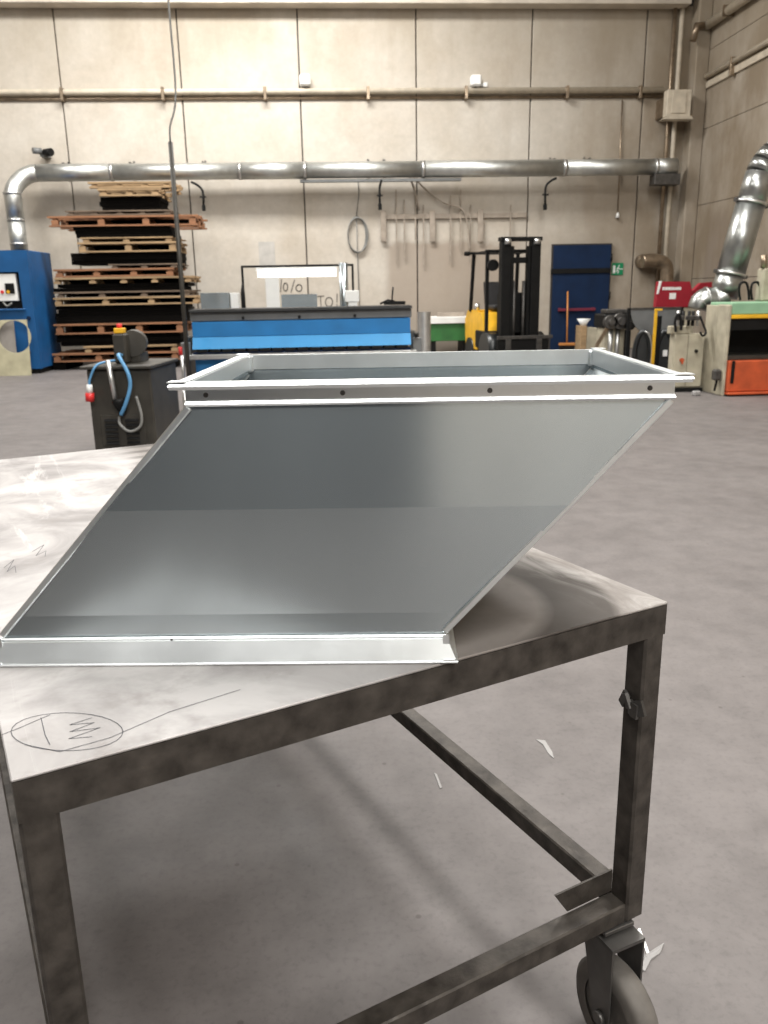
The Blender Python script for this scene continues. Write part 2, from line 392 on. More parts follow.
# writing chalked on the back wall
def ribbon(mb, pts, wd, nrm, off=.004):
    nrm = V(nrm)
    for q0, q1 in zip(pts, pts[1:]):
        q0 = V(q0); q1 = V(q1); d = (q1-q0); 
        if d.length < 1e-6: continue
        s_ = d.normalized().cross(nrm)*wd/2; e = d.normalized()*wd*.3
        mb.add([q0-s_-e, q0+s_-e, q1+s_+e, q1-s_+e], [(0, 1, 2, 3)])
        k = len(mb.v); mb.v[k-4:] = [q+nrm*off for q in mb.v[k-4:]]
def wallpt(px, py): q = at(px, py, WY); return V((q.x, WY-.001, q.z))
def ell(cx, cy, rx, ry, n=14, a0=0, a1=360):
    return [(cx+rx*math.cos(R(a0+(a1-a0)*i/n)), cy+ry*math.sin(R(a0+(a1-a0)*i/n))) for i in range(n+1)]
wm = MB()
strokes = [[(281.5, 279), (280.5, 292)], ell(285.5, 287, 2.2, 4), [(294.5, 280), (291, 292)], ell(299, 288, 3, 3.4),
           [(317, 296.5), (324, 296)], [(320.5, 296.5), (321, 307)], ell(329, 302, 3.6, 4.6), [(337, 294), (337, 302)], [(337, 304.5), (337, 306)],
           ell(302, 303, 1.8, 2), ell(302, 306.5, 2, 1.8)]
for st in strokes: ribbon(wm, [wallpt(*q) for q in st], .022, (0, -1, 0))
wm.build('wall_writing', mat('charcoal_strokes', (.12, .11, .10), .9), wb)

# ------------------------------------------------------------------ the work table
SC = .918
TA, TB = V((-.393, .877, 0))*SC, V((.590, 1.341, 0))*SC
TW, TD, TZ = (TB-TA).length, 2.15*SC, .895
trot = math.degrees(math.atan2(TB.y-TA.y, TB.x-TA.x))
tb_ = thing('work_table', 'long steel work table on casters with a scuffed grey top and dark frame', 'table', TA, trot)
bm = bmesh.new()
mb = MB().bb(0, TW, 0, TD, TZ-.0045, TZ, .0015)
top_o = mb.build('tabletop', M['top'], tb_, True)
ap = MB()
AH = .057
ap.bb(.001, TW-.001, .001, .009, TZ-AH, TZ-.005).bb(.001, TW-.001, TD-.009, TD-.001, TZ-AH, TZ-.005)
ap.bb(.001, .009, .0095, TD-.0095, TZ-AH, TZ-.005).bb(TW-.009, TW-.001, .0095, TD-.0095, TZ-AH, TZ-.005)
ap.build('apron', M['frame'], tb_, True)
LW, LI, ZB = .043, .0012, .278
for cx in (LI+LW/2, TW-LI-LW/2):
    for cy in (LI+LW/2, TD-LI-LW/2):
        MB().bb(cx-LW/2, cx+LW/2, cy-LW/2, cy+LW/2, ZB, TZ-.006, .004).build('leg', M['frame'], tb_, True)
c0 = LI+LW/2
for q0, q1 in (((LI+LW, c0), (TW-LI-LW, c0)), ((LI+LW, TD-c0), (TW-LI-LW, TD-c0)), ((c0, LI+LW), (c0, TD-LI-LW)), ((TW-c0, LI+LW), (TW-c0, TD-LI-LW))):
    MB().bar((q0[0], q0[1], ZB+.021), (q1[0], q1[1], ZB+.021), .04, .04, bev=.003).build('lower_rail', M['frame'], tb_, True)
for sx, cx in ((1, LI+LW), (-1, TW-LI-LW)):
    yg = LI+LW-.003
    MB().prism([(cx, yg, ZB+.0425), (cx+sx*.105, yg, ZB+.0425), (cx+sx*.135, yg, ZB+.088), (cx, yg, ZB+.088)], (0, .004, 0)).build('gusset_plate', M['frame'], tb_, True)
RWH = .098
for (cx, cy, ang) in ((c0, c0, 40), (TW-c0, c0, 86), (c0, TD-c0, 20), (TW-c0, TD-c0, 70)):
    m3 = Matrix.Rotation(R(ang), 3, 'Z'); cx += .034 if cx < .3 else -.034; cy += .014 if cy < .3 else -.014
    def cl(x_, y_, z_): return V((cx, cy, 0)) + m3 @ V((x_, y_, z_))
    ca = MB().box((cx, cy, ZB-.0045), (.075, .066, .008), m3, .001)
    ca.cyl((cx, cy, ZB-.016), (cx, cy, ZB-.009), .03)
    ca = ca.build('caster', M['caster_steel'], tb_, True)
    fk = MB().box(cl(-.02, 0, ZB-.020), (.085, .074, .007), m3)
    for s_ in (-1, 1):
        fk.prism([cl(-.062, s_*.033, ZB-.017), cl(.022, s_*.033, ZB-.017), cl(-.022, s_*.033, RWH-.02), cl(-.062, s_*.033, RWH-.02)], m3 @ V((0, s_*.004, 0)))
        fk.cyl(cl(-.042, s_*.037, RWH), cl(-.042, s_*.046, RWH), .013, 10)
    fk.build('fork', M['caster_steel'], ca, True)
    wh = MB()
    prof = [(-.024, .062), (-.024, RWH-.010), (-.016, RWH), (.016, RWH), (.024, RWH-.010), (.024, .062)]
    n = 36; vs = []; fs = []
    for k in range(n):
        an = 2*math.pi*k/n
        for (o_, r_) in prof: vs.append(cl(-.042+r_*math.cos(an), o_, RWH+r_*math.sin(an)))
    q = len(prof)
    for k in range(n):
        k2 = (k+1) % n
        for j in range(q-1): fs.append((k*q+j, k*q+j+1, k2*q+j+1, k2*q+j))
    wh.add(vs, fs, True)
    wh.cyl(cl(-.042, -.018, RWH), cl(-.042, .018, RWH), .064, 28)
    wh.build('wheel', M['rubber'], ca, True)
# pencil scribble on the near corner of the top
inv = tb_.matrix_basis.inverted()
def tabpt(px, py):
    d = fw+(px-384)/F_PX*rt-(py-512)/F_PX*up
    q = V((0, 0, EYE))+d*((TZ-EYE)/d.z); return inv @ q
def pencil(strokes, label):
    pm = MB()
    for st in strokes: ribbon(pm, [tabpt(*q) for q in st], .0010, (0, 0, 1), .0006)
    tag(pm.build('pencil_mark', M['pencil'], tb_, True), label)
pencil([ell(67, 732, 56, 19, 28), [(41, 718), (45, 735), (50, 745)], [(92, 718), (70, 725), (94, 723), (70, 732), (100, 728), (69, 739), (92, 737)],
        [(25, 745), (60, 752), (110, 738), (170, 712), (240, 690)], [(2, 735), (20, 728), (50, 715)]], 'pencilled oval with a zigzag scribble')
pencil([[(4, 568), (14, 560), (7, 572), (15, 566), (16, 573)]], 'small pencil scribble at the left edge')
pencil([[(32, 552), (44, 545), (36, 556), (46, 551), (45, 557)]], 'small pencil scribble beside the duct')
tp = MB(); q = V((TW-LI-LW-.002, LI+.012, .72))
for k in range(5):
    tp.box(q+V((-.004-.003*(k % 2), .0+.009*k-.015, rnd.uniform(-.014, .014))), (.006, .016, .026), Matrix.Rotation(rnd.uniform(-.6, .6), 3, 'X') @ Matrix.Rotation(rnd.uniform(-.4, .4), 3, 'Z'))
tag(tp.build('tape_scrap', M['caster_steel'], tb_, True), 'crumpled scrap of grey tape stuck to the leg')

# ------------------------------------------------------------------ the sheet-metal duct
DB = V((-.4755, 1.111, TZ+.0005))
dv = V((.168+.514, 1.130-1.187, 0)); drot = math.degrees(math.atan2(dv.y, dv.x))
du = thing('offset_duct', 'slanted galvanized sheet metal duct section standing on the work table', 'duct', DB, drot)
W_, D_, H_, OX = .622, .437, .392, .292       # body width, depth, height, sideways offset
FZ0, FZ1 = .036, H_-.030
def dx(z): return OX*min(1, max(0, (z-FZ0)/(FZ1-FZ0)))
t_ = .0012
zs = [.0015, FZ0, .068, .222, FZ1, H_-.001]
bul = [0, 0, -.0012, .0062, 0, 0]               # slight kinks where the sheet is creased
def sheet(xy, nrm_in):
    """vertical strip through all heights between two plan points, offset sideways with height"""
    vs, fs = [], []
    for z, bl in zip(zs, bul):
        for (px_, py_) in xy: vs.append(V((px_+dx(z), py_, z))+V(nrm_in)*(-bl))
        for (px_, py_) in xy: vs.append(V((px_+dx(z), py_, z))+V(nrm_in)*(-bl)+V(nrm_in)*t_)
    for i in range(len(zs)-1):
        a_, b_ = 4*i, 4*i+4
        fs += [(a_, a_+1, b_+1, b_), (a_+2, b_+2, b_+3, a_+3), (a_, b_, b_+2, a_+2), (a_+1, a_+3, b_+3, b_+1)]
    k = 4*(len(zs)-1); fs += [(0, 2, 3, 1), (k, k+1, k+3, k+2)]
    return MB().add(vs, fs)
sheet([(0, 0), (W_, 0)], (0, 1, 0)).build('front_panel', M['galv'], du, True)
sheet([(0, D_), (W_, D_)], (0, -1, 0)).build('back_panel', M['galv'], du, True)
bul = [0]*6
sheet([(0, .0015), (0, D_-.0015)], (1, 0, 0)).build('side_panel', M['galv'], du, True)
sheet([(W_, .0015), (W_, D_-.0015)], (-1, 0, 0)).build('side_panel', M['galv'], du, True)
# folded lock seams along the slanted edges
for (sx_, ex) in ((0, -.0055), (W_, .0055)):
    for yy in (-.001, D_+.001):
        MB().bar((sx_+ex*.4, yy, FZ0+.004), (sx_+ex*.4+OX, yy, FZ1-.002), .009, .007, (0, 1, 0), .0015).build('seam_strip', M['flange'], du, True)
def flange(name, x0, z_lip, sgn):
    """rolled angle flange around the opening: profile in (outward, height) swept round four mitred sides"""
    if sgn > 0: prof = [(.0012, -.030), (.0045, -.031), (.0065, -.028), (.0048, -.024), (.0045, -.008), (.009, -.005), (.018, -.006), (.0210, -.0075), (.0225, -.003), (.021, .000), (.012, .0012), (.0012, .0014)]
    else: prof = [(.0012, .037), (.004, .037), (.0055, .035), (.0045, .032), (.0065, .0305), (.0165, .0075), (.0178, .0045), (.0195, .0042), (.0205, .0025), (.0198, .0003), (.0012, .0003)]
    f = None
    cs = [(x0, 0), (x0+W_, 0), (x0+W_, D_), (x0, D_)]; od = [(-1, -1), (1, -1), (1, 1), (-1, 1)]
    for k in range(4):
        c_, d_ = cs[k], od[k]; c2, d2 = cs[(k+1) % 4], od[(k+1) % 4]
        vs = [V((c_[0]+d_[0]*o_, c_[1]+d_[1]*o_, z_lip+h_)) for o_, h_ in prof]+[V((c2[0]+d2[0]*o_, c2[1]+d2[1]*o_, z_lip+h_)) for o_, h_ in prof]
        n = len(prof); fs = [(i, (i+1) % n, n+(i+1) % n, n+i) for i in range(n)]+[tuple(range(n)), tuple(range(2*n-1, n-1, -1))]
        MB().add(vs, fs).build(name, M['flange'], du, True)
    # corner angles closing the mitres
    for (cx, cy), (ox, oy) in zip(cs, od):
        ck = MB(); z0, e_ = (z_lip+.0014, .0228) if sgn > 0 else (z_lip+.0045, .0205)
        ck.prism([(cx, cy, z0), (cx+ox*e_, cy, z0), (cx+ox*e_, cy+oy*e_, z0), (cx, cy+oy*e_, z0)], (0, 0, .0016))
        if sgn < 0:
            ck.bb(cx+ox*.0, cx+ox*.009, cy+oy*.0075, cy+oy*.009, z_lip+.006, z_lip+.038)
            ck.bb(cx+ox*.0075, cx+ox*.009, cy, cy+oy*.009, z_lip+.006, z_lip+.038)
        ck.build('corner_bracket', M['flange'], du, True)
flange('top_flange', OX, H_, 1); flange('bottom_flange', 0, 0, -1)
for (xa_, xb_, ya_, yb_) in ((.003, W_-.003, .0022, .0034), (.003, W_-.003, D_-.0034, D_-.0022), (.0022, .0034, .004, D_-.004), (W_-.0034, W_-.0022, .004, D_-.004)):
    MB().bb(OX+xa_, OX+xb_, ya_, yb_, H_-.024, H_+.001).build('inner_reflection_strip', M['flange'], du, True)  # bright strips standing in for the reflection inside the top rim
# sealed inside corners below the top flange
for sx_ in (.004, W_-.004):
    MB().bar((sx_+OX, D_-.004, H_-.028), (sx_+OX, D_-.004, H_), .010, .006, (0, 1, 0), .002).build('corner_weld', M['flange'], du, True)
for fx in (.022, .20, .39, .595):
    MB().cyl((OX+fx, -.0045, H_-.016), (OX+fx, -.0068, H_-.016), .0036, 12, .0024).build('rivet', M['caster_steel'], du, True)
MB().cyl((.24, -.005, .0335), (.24, -.0066, .0335), .002, 10, .0015).build('rivet', M['caster_steel'], du, True)

# ------------------------------------------------------------------ power unit with cable
pu = thing('power_unit', 'olive grey steel power unit box with louvres, topped by a motor and yellow stop button', 'machine', (-2.05, 7.0, 0), -7)
PW, PD, PH = .56, .74, .80
MB().bb(.02, PW, .03, PD, .10, PH, .012).build('cabinet', M['dgrey'], pu, True)
MB().bb(-.02, PW+.02, -.01, PD+.03, PH+.001, PH+.028, .006).build('lid', M['dgrey'], pu, True)
lp = MB().bb(.10, PW-.08, .022, .0295, .16, .42, .002).build('louvre_panel', M['dgrey'], pu, True)
for cx in (.19, .37):
    for k in range(6):
        z = .185+.038*k
        MB().prism([(cx-.055, .0215, z-.008), (cx-.055, .006, z-.008), (cx-.055, .0215, z+.012)], (.11, 0, 0)).build('louvre', M['black'], lp, True)
for cx in (.06, PW-.06):
    for cy in (.09, PD-.09):
        MB().cyl((cx-.015, cy, .052), (cx+.015, cy, .052), .05, 14).bb(cx-.022, cx+.022, cy-.03, cy+.03, .085, .0995).build('caster', M['black'], pu, True)
MB().tube([(.018, .2, .40), (-.035, .2, .40), (-.035, .3, .40), (.018, .3, .40)], .008, 8).build('side_handle', M['silver'], pu, True)
PM = PH+.029
mo = MB().cyl((.33, .32, PM+.16), (.27, .55, PM+.16), .11, 20).bb(.22, .38, .33, .55, PM, PM+.08, .004)
mo.build('motor', M['dgrey'], pu, True)
MB().bb(.20, .31, .20, .312, PM, PM+.25, .015).build('pump_block', M['dgrey'], pu, True)
es = MB().bb(.215, .295, .21, .29, PM+.251, PM+.295, .006).build('stop_button_box', M['yellow'], pu, True)
MB().cyl((.255, .25, PM+.296), (.255, .25, PM+.33), .022, 14).build('stop_button', M['brightred'], es, True)
MB().cyl((.235, -.03, PM+.05), (.27, -.035, PH-.26), .020, 12).build('gun_tube', M['silver'], pu, True)
MB().tube([(.285, -.01, PH-.24), (.29, -.01, PH-.27), (.31, .0, PH-.36)], [.055, .055, .03], 14).build('gun_nozzle', M['black'], pu, True)
MB().tube([(.27, .19, PM+.07), (.32, .0, PM+.08), (.40, -.05, PM-.05), (.41, -.05, PM-.16), (.36, -.05, PM-.30), (.30, -.03, PM-.40)], .016, 10, smooth_path=6).build('blue_cable', M['cable_blue'], pu, True)
MB().tube([(.27, .01, PM-.42), (.28, -.02, PM-.48), (.36, -.03, PM-.54), (.45, -.02, PM-.50), (.47, -.02, PM-.40), (.44, -.02, PM-.25)], .012, 8, smooth_path=6).build('grey_hose', M['cable_grey'], pu, True)
MB().tube([(.21, .19, PM+.03), (.13, .0, PM+.01), (.07, -.03, PM-.10), (.06, -.03, PM-.145)], .010, 8, smooth_path=6).build('plug_cable', M['cable_blue'], pu, True)
pg = MB().cyl((.06, -.03, PM-.146), (.055, -.03, PM-.215), .022, 12, .028).build('plug', M['white'], pu, True)
tag(MB().cyl((.055, -.03, PM-.216), (.05, -.03, PM-.285), .036, 14).build('plug_head', M['brightred'], pg, True), 'red plug head')

# ------------------------------------------------------------------ blue folding machine
FY = 9.6
fl = thing('folding_machine', 'wide blue sheet metal folding machine with grey top beam', 'machine', (-.31, FY+.35, 0))
X0, X1 = -1.575, .955
def fz(py): return az(300, py, FY)
MB().bb(X0, X1, FY+.10, FY+.55, fz(320), fz(310.5), .01).build('top_beam', M['grey'], fl)
MB().prism([(X0, FY+.03, fz(310.5)+.001), (X0, FY+.50, fz(310.5)+.001), (X0, FY+.40, fz(307.5)), (X0, FY+.05, fz(308))], (X1-X0, 0, 0)).build('beam_cover', M['black'], fl)
for px in (242, 299, 355):
    MB().cyl((ax(px, 315, FY), FY+.099, fz(317)), (ax(px, 315, FY), FY+.085, fz(317)), .018, 10).build('bolt', M['black'], fl)
MB().bb(X0+.02, X1-.02, FY+.06, FY+.30, fz(335.4), fz(320.3), .004).build('upper_apron', M['blue'], fl)
MB().prism([(X0+.02, FY+.055, fz(335.6)), (X0+.02, FY+.25, fz(335.6)), (X0+.02, FY+.25, fz(347)), (X0+.02, FY-.03, fz(347))], (X1-X0-.04, 0, 0)).build('clamp_bar', M['ltblue'], fl)
n = 17
for k in range(n):
    xx = X0+.06+(X1-X0-.12)*(k+.5)/n
    MB().bb(xx-.06, xx+.06, FY-.03, FY+.2, fz(350.2), fz(347.3), .002).build('clamp_finger', M['black'], fl)
MB().bb(X0+.02, X1-.02, FY+.0, FY+.22, fz(352), fz(350.4)).build('lower_blade', M['navy'], fl)
MB().bb(X0-.06, X1+.04, FY-.08, FY+.16, fz(357), fz(352.2), .006).build('folding_beam', M['silver'], fl)
MB().bb(X0+.03, X1-.03, FY+.05, FY+.14, .15, fz(357.3), .004).build('lower_panel', M['blue'], fl)
for xx, s_ in ((X0-.055, -1), (X1+.05, 1)):
    MB().bb(xx-.03, xx+.03, FY+.05, FY+.65, .04, fz(335), .01).build('end_column', M['dgrey'], fl)
    MB().bb(xx-.07, xx+.07, FY-.15, FY+.75, 0, .039, .006).build('foot', M['dgrey'], fl)
    MB().bb(xx-.05, xx+.05, FY-.05, FY+.045, fz(357)-.02, fz(340), .006).build('pivot_block', M['grey'], fl)
    MB().cyl((xx-s_*.02, FY-.06, fz(338)), (xx-s_*.02, FY-.10, fz(338)), .022, 12).build('adjusting_knob', M['black'], fl)
MB().cyl((X0-.10, FY-.05, fz(385)), (X0-.10, FY-.05, fz(352)), .022, 10).cyl((X0-.10, FY-.05, fz(415)), (X0-.10, FY-.05, fz(386)), .035, 10).build('side_cylinder', M['silver'], fl)
MB().tube([(X0-.11, FY-.05, fz(352)), (X0-.11, FY-.05, fz(344))], .022, 10).build('red_cap', M['brightred'], fl)
MB().bb(X0+.03, X1-.03, FY+.2, FY+1.5, fz(352), fz(347.3)).build('rear_table', M['grey'], fl)
for xx in (X0+.08, X1-.08): MB().bb(xx-.03, xx+.03, FY+1.4, FY+1.46, 0, fz(352)-.001).build('rear_leg', M['dgrey'], fl)
RT = fz(347.3)
# lamp on its hoop frame behind the machine
LY = FY+1.35
lf = thing('lamp_frame', 'lit fluorescent tube hung on a thin black hoop frame behind the folding machine', 'lamp', (ax(298, 300, LY), LY, RT))
xl, xr, zt = ax(242, 267, LY), ax(352.5, 267, LY), az(298, 267, LY)
for xx in (xl, xr): MB().bb(xx-.014, xx+.014, LY-.014, LY+.014, RT+.001, zt, .002).build('post', M['black'], lf)
MB().bb(xl-.014, xr+.014, LY-.014, LY+.014, zt+.001, zt+.028, .002).build('crossbar', M['black'], lf)
zl = az(298, 273.5, LY)
lh = MB().bb(ax(256, 273, LY), ax(337, 273, LY), LY-.015, LY+.02, zl+.035, zt, .004).build('lamp_housing', M['white'], lf)
MB().cyl((ax(258, 273, LY), LY-.02, zl-.005), (ax(336, 273, LY), LY-.02, zl-.005), .036, 14).build('lamp_tube', M['tube_light'], lf)
tag(MB().tube([(xl-.005, LY-.05, RT+.001), (xl-.005, LY-.05, az(242, 293, LY)), (xl-.005, LY-.05, az(242, 283, LY))], [.03, .028, .006], 10).build('grease_tube', M['black'], None), 'small dark tapered tube beside the left post of the lamp frame', 'tube')
# sheets and boxes standing on its rear table
def slab(name, px0, px1, py0, Y, th, m, label, cat, z0=RT, group=None):
    q0 = at(px0, py0, Y); q1 = at(px1, py0, Y)
    return tag(MB().bb(q0.x, q1.x, Y, Y+th, z0+.001, q0.z, .003).build(name, m), label, cat, group)
slab('white_board', 265, 278.5, 277, FY+1.2, .02, M['white'], 'tall narrow white board standing under the left half of the lit tube', 'board')
slab('steel_sheet', 281, 317, 294.5, FY+1.22, .02, M['galv'], 'low wide offcut of galvanized sheet under the middle of the lit tube', 'sheet')
st = MB(); q0 = at(343, 263, FY+1.25); st.cyl((q0.x, FY+1.2, RT+.001), (q0.x, FY+1.2, q0.z), .055, 16)
tag(st.build('steel_tube', M['galv']), 'upright galvanized tube beside the right post of the lamp frame', 'tube')
wb_ = thing('white_box', 'small white switch box on the machine below the right lamp post', 'box', (ax(351, 300, FY+1.0), FY+1.0, RT))
MB().bb(ax(345, 291, FY+1.0), ax(359, 291, FY+1.0), FY+1.0, FY+1.12, az(350, 302, FY+1.0), az(350, 290.5, FY+1.0), .006).build('body', M['white'], wb_)
MB().bb(ax(348, 291, FY+1.0), ax(357, 291, FY+1.0), FY+1.01, FY+1.1, RT+.001, az(350, 302, FY+1.0)-.001, .004).build('stand', M['white'], wb_)
slab('grey_carton', 200, 229, 293, FY+1.0, .25, M['galv'], 'low grey metal carton at the left end of the folding machine', 'box')
slab('white_carton', 230, 238, 293, FY+1.05, .2, M['white'], 'narrow white carton between the grey carton and the lamp post', 'box')
fz0 = fz(307.5)+.002; hk = MB().tube([at(380, 304, FY+.5), at(388, 300, FY+.5), at(395, 302, FY+.5)], .012, 8).tube([at(393, 287, FY+.5), at(392, 300, FY+.5), at(398, 303, FY+.5)], .010, 8).bb(ax(384, 305, FY+.5), ax(405, 305, FY+.5), FY+.45, FY+.55, fz0, fz0+.04)
tag(hk.build('clamp_tool', M['black']), 'small black clamp tool lying on the right end of the folding machine beam', 'tool')
# supply pole
sp_ = thing('supply_pole', 'thin grey pole with a cable rising from its top beside the blue folding machine', 'pole', (-1.565, FY-.34, 0))
PX, PY = -1.565, FY-.34
MB().bb(PX-.07, PX+.07, PY-.07, PY+.07, 0, .012).build('base_plate', M['dgrey'], sp_)
MB().cyl((PX, PY, .0125), (PX, PY, 2.9), .024, 10).build('pole', M['dgrey'], sp_)
MB().tube([(PX, PY, 2.9), (PX+.01, PY, 3.05), (PX+.09, PY+.01, 3.35), (PX+.09, PY, 4.2), (PX+.08, PY, 6), (PX+.08, PY, CEIL)], .011, 6, smooth_path=4).build('cable', M['cable_grey'], sp_)

# ------------------------------------------------------------------ pallets and sheet stacks
GP = 16.35
def pallet(px0, px1, py0, py1, m, nblk, label, blocks=True, bottom=True, depth=1.25, dy=0.):
    px0 = max(px0, 52.5) if py0 > 240 else px0
    Y = GP+dy; x0, x1 = ax(px0, (py0+py1)/2, Y), ax(px1, (py0+py1)/2, Y); z1 = az(120, py0, Y); z0 = az(120, py1, Y)
    t = thing('pallet', label, 'pallet', ((x0+x1)/2, Y+depth/2, z0), 0, 'wooden pallets in the tall stack')
    h = z1-z0; tk = min(.035, h*.3)
    nb = 5
    for k in range(nb):
        yy = Y+(depth-.12)*k/(nb-1); e0, e1 = rnd.uniform(-.04, .04), rnd.uniform(-.04, .04)
        MB().bb(x0+e0, x1+e1, yy, yy+.11, z1-tk, z1).build('deck_board', m, t)
        if bottom and k in (0, 2, 4): MB().bb(x0+e0+.02, x1+e1-.02, yy, yy+.11, z0, z0+tk*.8).build('bottom_board', m, t)
    MB().bb(x0+.05, x1-.05, Y+depth*.45+.1, Y+depth*.45+.14, z0+.001, z1-tk-.001).build('dark_gap_backing', M['sheet_dark'], t)  # near-black board added to keep the pallet gaps dark, standing in for shade
    for i in range(nblk):
        xx = x0+.10+(x1-x0-.2)*i/(nblk-1)+rnd.uniform(-.03, .03)
        MB().bb(xx-.035, xx+.035, Y+.02, Y+depth-.02, z1-2*tk, z1-tk-.0005).build('cross_bearer', m, t)
        for yy in (Y+.01, Y+depth/2-.05, Y+depth-.11):
            MB().bb(xx-.06, xx+.06, yy, yy+.10, z0+(tk*.8+.0005 if bottom else 0), z1-2*tk-.0005 if h > 3*tk else z1-tk).build('block', m, t)
    return t
def stack(px0, px1, py0, py1, label, dy=.06):
    Y = GP+dy; x0, x1 = ax(px0, (py0+py1)/2, Y), ax(px1, (py0+py1)/2, Y); z1 = az(120, py0, GP)-.002; z0 = az(120, py1, GP)+.002
    t = thing('sheet_stack', label, 'sheets', ((x0+x1)/2, Y+.45, z0), 0, 'dark sheet stacks between the pallets')
    n = max(2, int((z1-z0)/.06)); q = (z1-z0)/n
    for k in range(n):
        e = rnd.uniform(-.04, .04)
        MB().bb(x0+e, x1+e, Y+rnd.uniform(0, .05), Y+.9, z0+q*k, z0+q*(k+1)-.004).build('sheet_bundle', M['sheet_dark'], t)
WP, WO, WG = M['wood_pale'], M['wood_orange'], M['wood_grey']
pallet(89, 173, 181.5, 188, WP, 4, 'topmost short pale pallet of the tall stack')
pallet(97, 161, 188.3, 196, WP, 3, 'narrow pale pallet second from the top of the tall stack')
stack(100, 160, 196, 210, 'dark sheets just under the two topmost pallets')
pallet(64, 172, 210, 215, WG, 5, 'weathered brown pallet lying on the long pallet with tips sticking out right')
pallet(47, 198, 215.3, 226, WO, 4, 'long orange brown pallet near the top, widest of the upper stack')
stack(75, 172, 226, 237, 'dark sheets under the long upper pallet')
pallet(79, 174, 237, 241.5, WP, 3, 'thin pale pallet with deck only, upper of two pale ones mid stack', bottom=False)
pallet(78, 178, 241.8, 252, WP, 3, 'pale yellow pallet with three blocks, lower of two mid stack')
stack(70, 178, 252, 264, 'dark sheets under the pale yellow three block pallet')
pallet(110, 180, 264, 268, WG, 3, 'short thin brown pallet on top of the orange one', bottom=False)
pallet(54, 176, 268.3, 276.5, WO, 4, 'reddish orange pallet just above eye level of the stack')
pallet(42, 193, 276.8, 283, WP, 5, 'long pale pallet directly under the reddish orange one', bottom=False)
stack(55, 186, 283, 291, 'dark sheets above the pair of long weathered pallets')
pallet(40, 190, 291, 296.5, WG, 4, 'long weathered grey pallet, upper of the pair at mid height', bottom=False)
pallet(43, 200, 296.8, 305, WP, 4, 'long pale pallet, lower of the pair at mid height')
stack(56, 186, 305, 323, 'thick black sheet stack in the lower half, tallest dark block')
pallet(48, 185, 323, 333.5, WO, 4, 'pinkish brown pallet third from the floor')
stack(58, 182, 333.5, 345.5, 'black sheet stack behind the motor of the power unit')
pallet(82, 178, 345.5, 352, WP, 3, 'short pale pallet second from the floor', bottom=False)
pallet(48, 180, 352.3, 361, WO, 4, 'reddish pallet lowest in the stack')
bs = thing('stack_skid', 'low dark timber skid on the floor under the whole pallet stack', 'skid', (ax(112, 365, GP), GP+.6, 0))
zb = az(120, 361, GP)-.002
for px in (60, 114, 170):
    xx = ax(px, 365, GP+.1); MB().bb(xx-.12, xx+.12, GP+.06, GP+1.2, 0, zb).build('bearer', M['sheet_dark'], bs)

# ------------------------------------------------------------------ blue cabinet machine at the left
BY = 15.75
bc = thing('filter_cabinet', 'tall blue filter cabinet with a recessed white control panel under the vent duct', 'machine', (-6.2, BY+.6, 0))
bx1 = ax(27, 255, BY); bx0 = bx1-1.5; bz1 = az(20, 250, BY)
rz1, rz0 = az(10, 272, BY), az(10, 309, BY); rx1 = ax(20, 285, BY); rx0 = rx1-1.0
cb = MB(); cb.bb(bx0, bx1, BY+.12, BY+1.3, .09, bz1, .012)
cb.bb(bx0, rx0, BY, BY+.119, .09, bz1).bb(rx1, bx1, BY, BY+.119, .09, bz1).bb(rx0, rx1, BY, BY+.119, rz1, bz1).bb(rx0, rx1, BY, BY+.119, .09, rz0)
cb.build('body', M['cabblue'], bc)
MB().bb(bx0+.03, bx1-.03, BY+.03, BY+1.27, 0, .089).build('plinth', M['black'], bc)
rc = MB().bb(rx0+.002, rx1-.002, BY+.10, BY+.119, rz0+.002, rz1-.002).build('recess_back', M['black'], bc)
cp = MB().bb(rx0+.06, rx1-.07, BY+.02, BY+.099, rz0+.14, rz1-.03, .008).build('control_panel', M['white'], bc)
for (px, m_) in ((2, 'brightred'), (8, 'yellow')):
    q = at(px, 292, BY); MB().cyl((q.x, BY+.019, q.z), (q.x, BY, q.z), .03, 12).build('button', M[m_], cp)
q = at(8, 281, BY); MB().bb(q.x-.07, q.x+.09, BY+.008, BY+.019, q.z-.22, q.z-.04).build('switch_plate', M['black'], cp)
MB().tube([at(3, 302, BY-.02), at(7, 306, BY-.02), at(12, 303, BY-.02)], .015, 8, smooth_path=4).build('panel_cable', M['cable_grey'], cp)
MB().bb(rx0-.02, rx1+.05, BY-.035, BY-.001, rz0-.03, rz0+.005, .006).build('shelf_lip', M['cabblue'], bc)
for py in (318, 352): 
    q = at(29, py, BY); MB().cyl((q.x, BY-.001, q.z), (q.x, BY-.03, q.z), .035, 10).build('latch', M['navy'], bc)
# boards leaning on it
hb = MB(); YB = BY-.32
x0, x1 = ax(-14, 345, YB), ax(27.5, 345, YB); z1 = az(14, 320, YB)
cx_, cz_, rr_ = ax(13, 337, YB), az(13, 337, YB), .285
n = 32; circ = []; rect = []
for k in range(n):
    an = 2*math.pi*k/n; c_, s_ = math.cos(an), math.sin(an)
    circ.append((cx_+rr_*c_, cz_+rr_*s_))
    sc = min([((x1-cx_)/c_ if c_ > 1e-6 else (x0-cx_)/c_ if c_ < -1e-6 else 1e9), ((z1-cz_)/s_ if s_ > 1e-6 else (0.001-cz_)/s_ if s_ < -1e-6 else 1e9)])
    rect.append((cx_+sc*c_, cz_+sc*s_))
for t in ((x1, z1), (x0, z1), (x0, .001), (x1, .001)):
    j = min(range(n), key=lambda i: (rect[i][0]-t[0])**2+(rect[i][1]-t[1])**2); rect[j] = t
lean = lambda x_, z_, d: V((x_, YB+d+.12*z_, z_))
